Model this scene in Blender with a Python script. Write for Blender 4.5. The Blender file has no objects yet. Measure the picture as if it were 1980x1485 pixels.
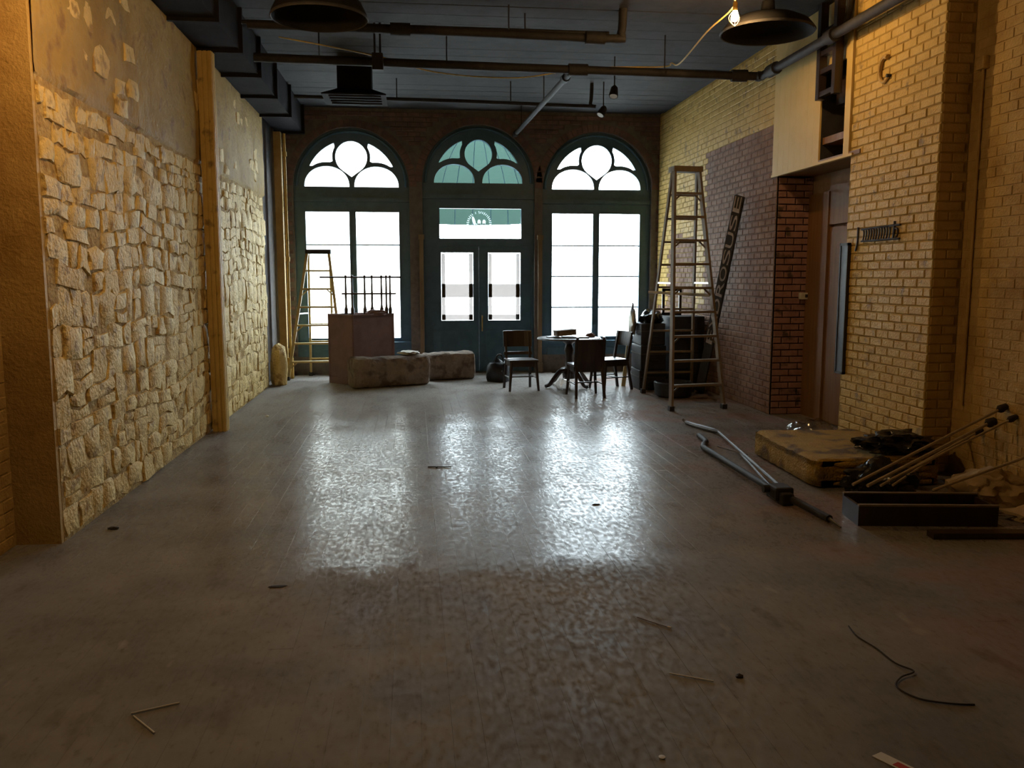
import bpy, bmesh, math, random
from mathutils import Vector, Matrix, noise
random.seed(7)
R = math.radians
sc = bpy.context.scene
COL = sc.collection

# ------------------------------------------------------------------ camera, sky, exposure
CAM_H = 1.65
cam_d = bpy.data.cameras.new('camera')
cam_d.sensor_width = 36.0
cam_d.lens = 36.0 * 1660.0 / 1980.0
cam = bpy.data.objects.new('camera', cam_d)
COL.objects.link(cam)
cam.location = (0, 0, CAM_H)
cam.rotation_euler = (R(90 - 7.108), 0, R(-6.48))
cam_d.clip_start = 0.05
sc.camera = cam

world = bpy.data.worlds.new('world')
sc.world = world
world.use_nodes = True
wn = world.node_tree
wbg = wn.nodes['Background']
wbg.inputs['Color'].default_value = (0.82, 0.92, 1.0, 1)      # even white overcast sky
wbg.inputs['Strength'].default_value = 21.0

sc.view_settings.view_transform = 'Standard'
sc.view_settings.look = 'None'
sc.view_settings.gamma = 1
sc.view_settings.use_curve_mapping = False
sc.view_settings.exposure = 0.0
sc.cycles.use_denoising = True
sc.cycles.adaptive_threshold = 0.06
sc.cycles.max_bounces = 4
sc.cycles.diffuse_bounces = 2
sc.cycles.glossy_bounces = 3
sc.cycles.transparent_max_bounces = 6
sc.cycles.sample_clamp_indirect = 8.0
sc.cycles.caustics_reflective = False
sc.cycles.caustics_refractive = False

XL, XR, YF, YB, ZC = -2.19, 4.25, 14.8, -2.4, 4.42
XLN, XRN = -2.47, 4.50          # the wall lines nearer than the stone wall / the brick pier
YLN, YP0, YP1, YA = 5.5, 6.70, 8.15, 9.85
CL, CD, CR_ = -1.01, 1.12, 3.165   # centres of the three arched openings
OPW = 0.955                        # half width of an opening
ZS = 3.15                          # spring line of the arches
ZSD = 3.235

# daylight sampling portals: one in each arched opening
for cx in (CL, CD, CR_):
    pd = bpy.data.lights.new('daylight_portal', 'AREA')
    pd.shape = 'RECTANGLE'
    pd.size, pd.size_y = 1.9, 4.1
    pd.cycles.is_portal = True
    po = bpy.data.objects.new('daylight_portal', pd)
    COL.objects.link(po)
    po.location = (cx, YF + 0.42, 2.1)
    po.rotation_euler = (R(-90), 0, 0)

# ------------------------------------------------------------------ materials
MATS = {}
def mat(name, c1, c2=None, scale=6.0, rough=0.7, bump=0.0, bscale=40.0, metal=0.0, lo=0.35, hi=0.65,
        c3=None, c3scale=1.5, c3lo=0.5, c3hi=0.62, stretch=None, rough2=None, detail=5.0, spec=0.5):
    if name in MATS:
        return MATS[name]
    if name not in ('yellow_paint', 'ochre_paint', 'bare_brick', 'whitewashed_stone', 'stone_bedding', 'old_plaster', 'rough_block', 'yellow_foam', 'black_plastic', 'tan_paper'):
        bump = 0.0                      # relief too fine to see on these
    m = bpy.data.materials.new(name)
    m.use_nodes = True
    nt = m.node_tree
    b = nt.nodes['Principled BSDF']
    b.inputs['Metallic'].default_value = metal
    b.inputs['Roughness'].default_value = rough
    b.inputs['Specular IOR Level'].default_value = spec
    b.inputs['Base Color'].default_value = (*c1, 1)
    geo = nt.nodes.new('ShaderNodeNewGeometry')
    vec = geo.outputs['Position']
    if stretch:
        mp = nt.nodes.new('ShaderNodeMapping')
        mp.inputs['Scale'].default_value = stretch
        nt.links.new(vec, mp.inputs['Vector'])
        vec = mp.outputs['Vector']
    col = None
    if c2:
        n = nt.nodes.new('ShaderNodeTexNoise')
        n.inputs['Scale'].default_value = scale
        n.inputs['Detail'].default_value = min(detail, 3)
        n.inputs['Roughness'].default_value = 0.65
        nt.links.new(vec, n.inputs['Vector'])
        r = nt.nodes.new('ShaderNodeValToRGB')
        r.color_ramp.elements[0].position = lo
        r.color_ramp.elements[1].position = hi
        r.color_ramp.elements[0].color = (*c1, 1)
        r.color_ramp.elements[1].color = (*c2, 1)
        nt.links.new(n.outputs['Fac'], r.inputs['Fac'])
        col = r.outputs['Color']
        if c3:
            n3 = nt.nodes.new('ShaderNodeTexNoise')
            n3.inputs['Scale'].default_value = c3scale
            n3.inputs['Detail'].default_value = 4
            nt.links.new(vec, n3.inputs['Vector'])
            r3 = nt.nodes.new('ShaderNodeMapRange')
            r3.inputs['From Min'].default_value = c3lo
            r3.inputs['From Max'].default_value = c3hi
            nt.links.new(n3.outputs['Fac'], r3.inputs['Value'])
            mx = nt.nodes.new('ShaderNodeMix')
            mx.data_type = 'RGBA'
            nt.links.new(r3.outputs['Result'], mx.inputs['Factor'])
            nt.links.new(col, mx.inputs['A'])
            mx.inputs['B'].default_value = (*c3, 1)
            col = mx.outputs['Result']
        nt.links.new(col, b.inputs['Base Color'])
        if rough2 is not None:
            mr = nt.nodes.new('ShaderNodeMapRange')
            mr.inputs['From Min'].default_value = lo
            mr.inputs['From Max'].default_value = hi
            mr.inputs['To Min'].default_value = rough
            mr.inputs['To Max'].default_value = rough2
            nt.links.new(n.outputs['Fac'], mr.inputs['Value'])
            nt.links.new(mr.outputs['Result'], b.inputs['Roughness'])
    if bump:
        nb = nt.nodes.new('ShaderNodeTexNoise')
        nb.inputs['Scale'].default_value = bscale
        nb.inputs['Detail'].default_value = 3
        nt.links.new(vec, nb.inputs['Vector'])
        bp = nt.nodes.new('ShaderNodeBump')
        bp.inputs['Strength'].default_value = bump
        bp.inputs['Distance'].default_value = 0.02
        nt.links.new(nb.outputs['Fac'], bp.inputs['Height'])
        nt.links.new(bp.outputs['Normal'], b.inputs['Normal'])
    MATS[name] = m
    return m

def glass_mat(name, tint=(1, 1, 1), refl=0.08, rough=0.02):
    m = bpy.data.materials.new(name)
    m.use_nodes = True
    nt = m.node_tree
    nt.nodes.remove(nt.nodes['Principled BSDF'])
    t = nt.nodes.new('ShaderNodeBsdfTransparent')
    t.inputs['Color'].default_value = (*tint, 1)
    g = nt.nodes.new('ShaderNodeBsdfGlossy')
    g.inputs['Roughness'].default_value = rough
    mx = nt.nodes.new('ShaderNodeMixShader')
    mx.inputs['Fac'].default_value = refl
    nt.links.new(t.outputs[0], mx.inputs[1])
    nt.links.new(g.outputs[0], mx.inputs[2])
    nt.links.new(mx.outputs[0], nt.nodes['Material Output'].inputs['Surface'])
    MATS[name] = m
    return m

def translucent_mat(name, c, trans=0.6, clear=0.0):
    m = bpy.data.materials.new(name)
    m.use_nodes = True
    nt = m.node_tree
    nt.nodes.remove(nt.nodes['Principled BSDF'])
    d = nt.nodes.new('ShaderNodeBsdfDiffuse')
    t = nt.nodes.new('ShaderNodeBsdfTranslucent')
    d.inputs['Color'].default_value = (*c, 1)
    t.inputs['Color'].default_value = (*c, 1)
    mx = nt.nodes.new('ShaderNodeMixShader')
    mx.inputs['Fac'].default_value = trans
    nt.links.new(d.outputs[0], mx.inputs[1])
    nt.links.new(t.outputs[0], mx.inputs[2])
    out = mx.outputs[0]
    if clear:
        tr = nt.nodes.new('ShaderNodeBsdfTransparent')
        m2 = nt.nodes.new('ShaderNodeMixShader')
        m2.inputs['Fac'].default_value = clear
        nt.links.new(out, m2.inputs[1])
        nt.links.new(tr.outputs[0], m2.inputs[2])
        out = m2.outputs[0]
    nt.links.new(out, nt.nodes['Material Output'].inputs['Surface'])
    MATS[name] = m
    return m

def emit_mat(name, c, s):
    m = bpy.data.materials.new(name)
    m.use_nodes = True
    nt = m.node_tree
    b = nt.nodes['Principled BSDF']
    b.inputs['Base Color'].default_value = (*c, 1)
    b.inputs['Emission Color'].default_value = (*c, 1)
    b.inputs['Emission Strength'].default_value = s
    MATS[name] = m
    return m

YEL = mat('yellow_paint', (0.61, 0.405, 0.115), (0.71, 0.49, 0.16), 5, 0.55, 0.35, 60, c3=(0.30, 0.20, 0.08), c3scale=7, c3lo=0.60, c3hi=0.72, spec=0.15)
YELM = mat('yellow_mortar', (0.34, 0.225, 0.06), (0.46, 0.31, 0.085), 9, 0.8, 0.3, 60, spec=0.15)
YELN = mat('ochre_paint', (0.50, 0.33, 0.12), (0.62, 0.43, 0.17), 3, 0.6, 0.35, 50, c3=(0.40, 0.25, 0.08), c3scale=2.2, c3lo=0.52, c3hi=0.70, spec=0.15)
RED = mat('bare_brick', (0.22, 0.122, 0.083), (0.35, 0.215, 0.15), 4, 0.75, 0.25, 30, c3=(0.26, 0.19, 0.155), c3scale=3, c3lo=0.56, c3hi=0.80, spec=0.15)
REDM = mat('bare_mortar', (0.15, 0.10, 0.075), (0.22, 0.15, 0.115), 12, 0.9, 0.2, 40)
ALM = mat('alcove_mortar', (0.30, 0.21, 0.15), (0.38, 0.27, 0.20), 12, 0.9, 0.2, 40)
REDD = mat('alcove_brick', (0.29, 0.15, 0.13), (0.40, 0.225, 0.19), 9, 0.75, 0.4, 60, c3=(0.09, 0.06, 0.045), c3scale=6, c3lo=0.58, c3hi=0.66)
FRB = mat('front_brick', (0.13, 0.088, 0.086), (0.21, 0.128, 0.116), 7, 0.8, 0.4, 60)
FRM = mat('front_mortar', (0.13, 0.115, 0.11), (0.18, 0.16, 0.15), 10, 0.9, 0.3, 60)
STO = mat('whitewashed_stone', (0.76, 0.545, 0.20), (0.90, 0.68, 0.29), 5, 0.65, 1.0, 34, c3=(0.46, 0.29, 0.10), c3scale=10, c3lo=0.53, c3hi=0.66, spec=0.15)
STM = mat('stone_bedding', (0.38, 0.23, 0.085), (0.62, 0.45, 0.19), 14, 0.9, 1.0, 30, spec=0.15)
PLA = mat('old_plaster', (0.40, 0.26, 0.07), (0.52, 0.355, 0.115), 3, 0.7, 0.8, 26, c3=(0.32, 0.19, 0.07), c3scale=6, c3lo=0.55, c3hi=0.70, spec=0.15)
CEI = mat('ceiling_paint', (0.030, 0.028, 0.028), (0.045, 0.042, 0.041), 5, 0.85, 0.2, 30)
DMET = mat('dark_iron', (0.016, 0.014, 0.014), (0.028, 0.024, 0.022), 14, 0.72, 0.15, 60)
DOME = mat('dome_black', (0.007, 0.006, 0.006), (0.011, 0.010, 0.009), 6, 0.75, spec=0.15)
DUCT = mat('duct_paint', (0.017, 0.015, 0.016), (0.026, 0.023, 0.024), 3, 0.85, 0.1, 20, spec=0.1)
TEAL = mat('dark_green_paint', (0.046, 0.118, 0.185), (0.064, 0.145, 0.22), 6, 0.4, 0.1, 30)
BRASS = mat('worn_brass', (0.45, 0.33, 0.15), (0.3, 0.2, 0.09), 20, 0.35, metal=0.9)
LADY = mat('ladder_yellow', (0.55, 0.42, 0.16), (0.45, 0.33, 0.12), 9, 0.45)
LADW = mat('ladder_wood', (0.17, 0.125, 0.075), (0.24, 0.18, 0.11), 9, 0.6, 0.2, 40, stretch=(1, 1, 0.15))
ALU = mat('aluminium', (0.55, 0.53, 0.48), (0.45, 0.43, 0.4), 20, 0.35, metal=0.8)
DWOOD = mat('dark_wood', (0.024, 0.015, 0.012), (0.042, 0.025, 0.018), 8, 0.35, 0.1, 40, stretch=(1, 1, 0.2))
CRATE = mat('red_brown_board', (0.17, 0.098, 0.092), (0.22, 0.13, 0.12), 4, 0.7, 0.2, 20)
DOORW = mat('brown_door_wood', (0.20, 0.095, 0.035), (0.27, 0.14, 0.055), 4, 0.5, 0.15, 20, stretch=(4, 4, 0.25))
CREAM = mat('cream_board', (0.70, 0.50, 0.17), (0.74, 0.54, 0.20), 3, 0.6, 0.05, 12)
BLK = mat('black_plastic', (0.012, 0.011, 0.012), (0.02, 0.018, 0.02), 8, 0.25, 0.3, 18)
BLKM = mat('black_fabric', (0.014, 0.014, 0.018), (0.024, 0.024, 0.03), 12, 0.6, 0.2, 50)
GREYB = mat('rough_block', (0.21, 0.165, 0.13), (0.30, 0.245, 0.20), 7, 0.9, 1.0, 22, c3=(0.14, 0.10, 0.08), c3scale=6)
WHT = mat('white_paint', (0.75, 0.73, 0.68), (0.66, 0.63, 0.58), 8, 0.6)
PAPER = mat('tan_paper', (0.46, 0.34, 0.19), (0.55, 0.42, 0.25), 5, 0.8, 0.3, 20)
FOAM = mat('yellow_foam', (0.38, 0.23, 0.03), (0.46, 0.29, 0.045), 10, 0.9, 0.8, 60, c3=(0.17, 0.11, 0.035), c3scale=4)
STICK = mat('pale_stick', (0.36, 0.27, 0.16), (0.45, 0.35, 0.22), 12, 0.6)
STEEL = mat('dull_steel', (0.055, 0.048, 0.044), (0.10, 0.088, 0.08), 18, 0.45, metal=0.2)
BLUEB = mat('dark_blue_board', (0.035, 0.04, 0.06), (0.05, 0.055, 0.075), 5, 0.5)
SIGNG = mat('sign_grey', (0.42, 0.38, 0.37), (0.52, 0.48, 0.47), 20, 0.6)
SIGNB = mat('sign_black', (0.03, 0.026, 0.026), (0.045, 0.04, 0.04), 10, 0.6)
REDP = mat('red_print', (0.5, 0.03, 0.02), rough=0.5)
CORD = mat('orange_cord', (0.75, 0.5, 0.12), (0.7, 0.45, 0.1), 20, 0.5)
GREYP = mat('pavement_concrete', (0.42, 0.41, 0.40), (0.5, 0.49, 0.47), 2, 0.9, 0.2, 20)
TRACE = mat('debris_dark', (0.03, 0.022, 0.016), rough=0.8)
GLASS = glass_mat('window_glass', (0.96, 0.985, 0.98), 0.05)
FILM = glass_mat('clear_film', (0.86, 0.85, 0.83), 0.16, 0.12)
AWN = translucent_mat('green_awning_cloth', (0.019, 0.034, 0.028), 0.7)
SHEET = translucent_mat('thin_paper', (0.42, 0.39, 0.38), 0.75)
DECAL = translucent_mat('white_vinyl', (0.75, 0.8, 0.8), 0.8)

# floor paint: grey-brown, scuffed, glossier beyond an old repaint edge
def floor_material():
    m = bpy.data.materials.new('floor_paint')
    m.use_nodes = True
    nt = m.node_tree
    L = nt.links.new
    b = nt.nodes['Principled BSDF']
    geo = nt.nodes.new('ShaderNodeNewGeometry')
    def nz(scale, detail=6, stretch=None, rgh=0.6):
        n = nt.nodes.new('ShaderNodeTexNoise')
        n.inputs['Scale'].default_value = scale
        n.inputs['Detail'].default_value = min(detail, 3)
        n.inputs['Roughness'].default_value = rgh
        if stretch:
            mp = nt.nodes.new('ShaderNodeMapping')
            mp.inputs['Scale'].default_value = stretch
            L(geo.outputs['Position'], mp.inputs['Vector'])
            L(mp.outputs['Vector'], n.inputs['Vector'])
        else:
            L(geo.outputs['Position'], n.inputs['Vector'])
        return n.outputs['Fac']
    def rng(v, a, b_, c, d):
        r = nt.nodes.new('ShaderNodeMapRange')
        for k, x in zip(('From Min', 'From Max', 'To Min', 'To Max'), (a, b_, c, d)):
            r.inputs[k].default_value = x
        L(v, r.inputs['Value'])
        return r.outputs['Result']
    def mixc(f, a, bc):
        mx = nt.nodes.new('ShaderNodeMix')
        mx.data_type = 'RGBA'
        L(f, mx.inputs['Factor'])
        for key, v in (('A', a), ('B', bc)):
            if isinstance(v, tuple):
                mx.inputs[key].default_value = (*v, 1)
            else:
                L(v, mx.inputs[key])
        return mx.outputs['Result']
    def math_(op, a, c):
        n = nt.nodes.new('ShaderNodeMath')
        n.operation = op
        for i, v in enumerate((a, c)):
            if isinstance(v, (int, float)):
                n.inputs[i].default_value = v
            else:
                L(v, n.inputs[i])
        return n.outputs[0]
    sep = nt.nodes.new('ShaderNodeSeparateXYZ')
    L(geo.outputs['Position'], sep.inputs[0])
    Yp = sep.outputs['Y']
    big = nz(1.3, 4)
    mid = nz(5.0, 3, (1.0, 0.35, 1))
    fine = nz(34, 2, (1.0, 0.45, 1))
    c = mixc(rng(big, 0.35, 0.68, 0, 1), (0.200, 0.190, 0.182), (0.325, 0.315, 0.308))
    c = mixc(rng(mid, 0.30, 0.42, 0.45, 0), c, (0.12, 0.092, 0.075))
    c = mixc(rng(mid, 0.66, 0.74, 0, 0.5), c, (0.46, 0.43, 0.40))
    c = mixc(rng(fine, 0.60, 0.76, 0, 0.35), c, (0.12, 0.095, 0.08))
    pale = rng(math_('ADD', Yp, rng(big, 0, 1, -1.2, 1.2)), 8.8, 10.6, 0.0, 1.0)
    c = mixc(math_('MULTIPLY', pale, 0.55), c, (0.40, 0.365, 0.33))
    red = math_('MULTIPLY', rng(sep.outputs['X'], 2.1, 2.6, 0, 1), rng(big, 0.46, 0.60, 0, 0.30))
    c = mixc(red, c, (0.30, 0.085, 0.06))
    L(c, b.inputs['Base Color'])
    b.inputs['Specular IOR Level'].default_value = 0.35
    old = rng(math_('ADD', Yp, rng(mid, 0, 1, -0.35, 0.35)), 4.58, 4.88, 0.60, 0.0)
    ro = math_('ADD', math_('ADD', 0.21, math_('MULTIPLY', old, 0.45)), rng(mid, 0.36, 0.66, 0.0, 0.10))
    ro = math_('ADD', ro, rng(fine, 0.4, 0.7, 0, 0.14))
    L(ro, b.inputs['Roughness'])
    bp = nt.nodes.new('ShaderNodeBump')
    bp.inputs['Strength'].default_value = 0.20
    bp.inputs['Distance'].default_value = 0.01
    L(math_('ADD', math_('MULTIPLY', fine, 0.55), math_('MULTIPLY', mid, 0.9)), bp.inputs['Height'])
    L(bp.outputs['Normal'], b.inputs['Normal'])
    dust = nt.nodes.new('ShaderNodeBsdfDiffuse')
    L(c, dust.inputs['Color'])
    mx = nt.nodes.new('ShaderNodeMixShader')
    fac = math_('ADD', rng(fine, 0.36, 0.64, 0.22, 0.62), rng(big, 0.3, 0.7, -0.10, 0.14))
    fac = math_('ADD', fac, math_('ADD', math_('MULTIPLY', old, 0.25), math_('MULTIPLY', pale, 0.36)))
    fac = math_('MINIMUM', fac, 0.93)
    L(fac, mx.inputs['Fac'])
    L(b.outputs[0], mx.inputs[1])
    L(dust.outputs[0], mx.inputs[2])
    L(mx.outputs[0], nt.nodes['Material Output'].inputs['Surface'])
    return m
FLOOR = floor_material()

# ------------------------------------------------------------------ mesh helpers (world coordinates)
class MB:
    def __init__(s):
        s.v, s.f = [], []
    def add(s, vs, fs):
        k = len(s.v)
        s.v += [tuple(p) for p in vs]
        s.f += [tuple(i + k for i in f) for f in fs]
        return s
    def box(s, x0, x1, y0, y1, z0, z1, M=None):
        vs = [Vector((x, y, z)) for z in (z0, z1) for y in (y0, y1) for x in (x0, x1)]
        if M:
            vs = [M @ p for p in vs]
        return s.add(vs, [(0, 2, 3, 1), (4, 5, 7, 6), (0, 1, 5, 4), (1, 3, 7, 5), (3, 2, 6, 7), (2, 0, 4, 6)])
    def bbox(s, x0, x1, y0, y1, z0, z1, b=0.01, M=None):
        """box with chamfered edges"""
        bm = bmesh.new()
        bmesh.ops.create_cube(bm, size=1)
        bmesh.ops.scale(bm, vec=(x1 - x0, y1 - y0, z1 - z0), verts=bm.verts)
        bmesh.ops.translate(bm, vec=((x0 + x1) / 2, (y0 + y1) / 2, (z0 + z1) / 2), verts=bm.verts)
        bmesh.ops.bevel(bm, geom=bm.edges[:], offset=b, segments=2, profile=0.6, affect='EDGES')
        bm.verts.index_update()
        vs = [(M @ v.co) if M else v.co.copy() for v in bm.verts]
        fs = [tuple(v.index for v in f.verts) for f in bm.faces]
        bm.free()
        return s.add(vs, fs)
    def beam(s, a, b, w, h, up=(0, 0, 1)):
        """rectangular bar from a to b; w across, h along 'up'"""
        a, b = Vector(a), Vector(b)
        d = (b - a).normalized()
        u = Vector(up)
        sd = d.cross(u)
        if sd.length < 1e-4:
            sd = d.cross(Vector((1, 0, 0)))
        sd.normalize()
        u = sd.cross(d).normalized()
        vs = [p + sd * (w / 2 * i) + u * (h / 2 * j) for p in (a, b) for j in (-1, 1) for i in (-1, 1)]
        return s.add(vs, [(0, 2, 3, 1), (4, 5, 7, 6), (0, 1, 5, 4), (1, 3, 7, 5), (3, 2, 6, 7), (2, 0, 4, 6)])
    def tube(s, pts, r, n=10, caps=True):
        pts = [Vector(p) for p in pts]
        rs = r if isinstance(r, (list, tuple)) else [r] * len(pts)
        prev = None
        k0 = len(s.v)
        for i, p in enumerate(pts):
            d = (pts[min(i + 1, len(pts) - 1)] - pts[max(i - 1, 0)]).normalized()
            if prev is None:
                ref = Vector((0, 0, 1)) if abs(d.z) < 0.9 else Vector((1, 0, 0))
                u = d.cross(ref).normalized()
            else:
                u = (prev - d * prev.dot(d)).normalized()
            prev = u
            w = d.cross(u)
            for k in range(n):
                a = 2 * math.pi * k / n
                s.v.append(tuple(p + (u * math.cos(a) + w * math.sin(a)) * rs[i]))
        for i in range(len(pts) - 1):
            for k in range(n):
                a, b = k0 + i * n + k, k0 + i * n + (k + 1) % n
                s.f.append((a, b, b + n, a + n))
        if caps:
            s.f.append(tuple(k0 + k for k in range(n))[::-1])
            s.f.append(tuple(k0 + (len(pts) - 1) * n + k for k in range(n)))
        return s
    def lathe(s, prof, c, n=24, close=False):
        """prof: (radius, z) list about the vertical axis through c"""
        k0 = len(s.v)
        for r, z in prof:
            for k in range(n):
                a = 2 * math.pi * k / n
                s.v.append((c[0] + r * math.cos(a), c[1] + r * math.sin(a), c[2] + z))
        for i in range(len(prof) - 1):
            for k in range(n):
                a, b = k0 + i * n + k, k0 + i * n + (k + 1) % n
                s.f.append((a, b, b + n, a + n))
        if close:
            s.f.append(tuple(k0 + k for k in range(n))[::-1])
            s.f.append(tuple(k0 + (len(prof) - 1) * n + k for k in range(n)))
        return s
    def poly(s, pts, d):
        """prism: polygon pts (3d) extruded by vector d"""
        d = Vector(d)
        n = len(pts)
        vs = [Vector(p) for p in pts] + [Vector(p) + d for p in pts]
        fs = [tuple(range(n))[::-1], tuple(range(n, 2 * n))] + [(i, (i + 1) % n, (i + 1) % n + n, i + n) for i in range(n)]
        return s.add(vs, fs)
    def lump(s, c, rad, seed=0, amp=0.25, sub=3, flat=True, fr=2.2):
        """crumpled rounded mass resting on its base"""
        bm = bmesh.new()
        bmesh.ops.create_icosphere(bm, subdivisions=sub, radius=1)
        bm.verts.index_update()
        vs = []
        for v in bm.verts:
            p = v.co
            k = 1 + amp * noise.noise(p * fr + Vector((seed, seed * 1.7, 0))) + amp * 0.5 * noise.noise(p * fr * 2.7 + Vector((0, seed, 3)))
            q = Vector((p.x * rad[0] * k, p.y * rad[1] * k, p.z * rad[2] * k))
            if flat:
                q.z = max(q.z, -rad[2] * 0.55) + rad[2] * 0.55
            vs.append(Vector(c) + q)
        fs = [tuple(v.index for v in f.verts) for f in bm.faces]
        bm.free()
        return s.add(vs, fs)
    def mesh(s, name, m, off=(0, 0, 0), smooth=False):
        me = bpy.data.meshes.new(name)
        o = Vector(off)
        me.from_pydata([Vector(p) - o for p in s.v], [], s.f)
        me.materials.append(m)
        if smooth:
            me.shade_smooth()
            me.set_sharp_from_angle(angle=R(42))
        me.update()
        return me
    def build(s, name, m, parent=None, smooth=False, local=False):
        off = (0, 0, 0)
        if parent is not None and not local:
            off = parent.location
        elif parent is None and not local:
            xs, ys, zs = zip(*s.v)
            off = ((min(xs) + max(xs)) / 2, (min(ys) + max(ys)) / 2, min(zs))
        o = bpy.data.objects.new(name, s.mesh(name, m, off, smooth))
        COL.objects.link(o)
        if parent is not None:
            o.parent = parent
            if parent.parent is not None and not local:      # sub-part of a part: parts sit at their root's origin
                pass
        elif not local:
            o.location = off
        return o

def sub(name, mb, m, part, smooth=False, local=False):
    """sub-part under a part (the part shares its root's origin)"""
    off = (0, 0, 0) if local else part.parent.location
    o = bpy.data.objects.new(name, mb.mesh(name, m, off, smooth))
    COL.objects.link(o)
    o.parent = part
    return o

def tag(o, label, cat=None, group=None, kind=None):
    o['label'] = label
    if cat:
        o['category'] = cat
    if group:
        o['group'] = group
    if kind:
        o['kind'] = kind
    return o

def thing(name, label, cat, loc=(0, 0, 0), rz=0.0, group=None, kind=None):
    o = bpy.data.objects.new(name, None)
    COL.objects.link(o)
    o.empty_display_size = 0.1
    o.location = loc
    o.rotation_euler = (0, 0, rz)
    return tag(o, label, cat, group, kind)

def struct(name, mb, m, label, smooth=False):
    o = mb.build(name, m, None, smooth, local=True)
    return tag(o, label, kind='structure')

def smoothpath(pts, n=6):
    pts = [Vector(p) for p in pts]
    out = []
    for i in range(len(pts) - 1):
        p0, p1, p2, p3 = pts[max(i - 1, 0)], pts[i], pts[i + 1], pts[min(i + 2, len(pts) - 1)]
        for k in range(n):
            t = k / n
            out.append(0.5 * ((2 * p1) + (p2 - p0) * t + (2 * p0 - 5 * p1 + 4 * p2 - p3) * t * t + (3 * p1 - p0 - 3 * p2 + p3) * t ** 3))
    out.append(pts[-1])
    return out

def plate(outer, holes, place, depth):
    """flat plate with holes: 2-D outlines -> MB, placed by place(u, v, t) with t in -depth/2..depth/2"""
    cu = bpy.data.curves.new('plate', 'CURVE')
    cu.dimensions = '2D'
    cu.fill_mode = 'BOTH'
    cu.extrude = depth / 2
    for pts in [outer] + holes:
        sp = cu.splines.new('POLY')
        sp.points.add(len(pts) - 1)
        for q, (u, v) in zip(sp.points, pts):
            q.co = (u, v, 0, 1)
        sp.use_cyclic_u = True
    ob = bpy.data.objects.new('plate', cu)
    COL.objects.link(ob)
    dg = bpy.context.evaluated_depsgraph_get()
    me = bpy.data.meshes.new_from_object(ob.evaluated_get(dg))
    mb = MB()
    mb.add([place(v.co.x, v.co.y, v.co.z) for v in me.vertices], [tuple(p.vertices) for p in me.polygons])
    bpy.data.objects.remove(ob)
    bpy.data.curves.remove(cu)
    bpy.data.meshes.remove(me)
    return mb

# camera basis for choosing which repeats show largest
_rot = cam.rotation_euler.to_matrix()
def in_view(p):
    q = _rot.transposed() @ (Vector(p) - cam.location)
    if q.z > -0.2:
        return False
    return abs(q.x / -q.z) < 0.62 and abs(q.y / -q.z) < 0.48

def masonry(wall, cells, basis, name, mats, depth, limit=300, jit=0.0015, cham=0.006):
    """cells: (u0,u1,v0,v1,matkey). basis(u,v,n) -> world point, n = distance proud of the face.
    The cells that show largest become objects (shared meshes), the rest one joined part per material."""
    info = []
    for c in cells:
        u, v = (c[0] + c[1]) / 2, (c[2] + c[3]) / 2
        p = basis(u, v, 0)
        info.append(((0 if in_view(p) else 1, (p - cam.location).length), c, p))
    info.sort(key=lambda t: t[0])
    cache = {}
    rest = {}
    def raw(w, h, dz):
        d = depth + dz
        pts = [(-w / 2, -h / 2, 0), (w / 2, -h / 2, 0), (w / 2, h / 2, 0), (-w / 2, h / 2, 0)]
        a, b2 = w / 2 - cham, h / 2 - cham
        pts2 = [(-w / 2, -h / 2, d - cham), (w / 2, -h / 2, d - cham), (w / 2, h / 2, d - cham), (-w / 2, h / 2, d - cham)]
        pts3 = [(-a, -b2, d), (a, -b2, d), (a, b2, d), (-a, b2, d)]
        fs = []
        for k in range(4):
            j = (k + 1) % 4
            fs.append((k, j, 4 + j, 4 + k))
            fs.append((4 + k, 4 + j, 8 + j, 8 + k))
        fs.append((8, 9, 10, 11))
        return pts + pts2 + pts3, fs
    o0 = basis(0, 0, 0)
    for i, (key, c, p) in enumerate(info):
        w, h = round(c[1] - c[0], 3), round(c[3] - c[2], 3)
        dz = random.choice((-jit, 0, 0, jit))
        if i < limit:
            k = (w, h, dz, c[4])
            if k not in cache:
                vs, fs = raw(w, h, dz)
                me = bpy.data.meshes.new(name)
                me.from_pydata([basis(*q) - o0 for q in vs], [], fs)
                me.materials.append(mats[c[4]])
                cache[k] = me
            o = bpy.data.objects.new(name, cache[k])
            COL.objects.link(o)
            o.location = p
            o.parent = wall
        else:
            vs, fs = raw(w, h, dz)
            u, v = (c[0] + c[1]) / 2, (c[2] + c[3]) / 2
            rest.setdefault(c[4], MB()).add([basis(q[0] + u, q[1] + v, q[2]) for q in vs], fs)
    for k, mb in rest.items():
        o = mb.build(name + '_courses', mats[k], wall, local=True)
        o['kind'] = 'stuff'

def brick_cells(u0, u1, v0, v1, key, L=0.203, Hh=0.078, gap=0.010, keep=None):
    out = []
    nrow = int((v1 - v0) / Hh)
    for r in range(nrow):
        va = v0 + r * Hh
        off = (r % 2) * L / 2
        u = u0 - off
        while u < u1 - 0.02:
            a, b = max(u, u0), min(u + L, u1)
            if b - a > 0.04:
                k = key(a, b, va, va + Hh) if callable(key) else key
                if k is not None:
                    out.append((a + gap / 2, b - gap / 2, va + gap / 2, va + Hh - gap / 2, k))
            u += L
    return out

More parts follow.
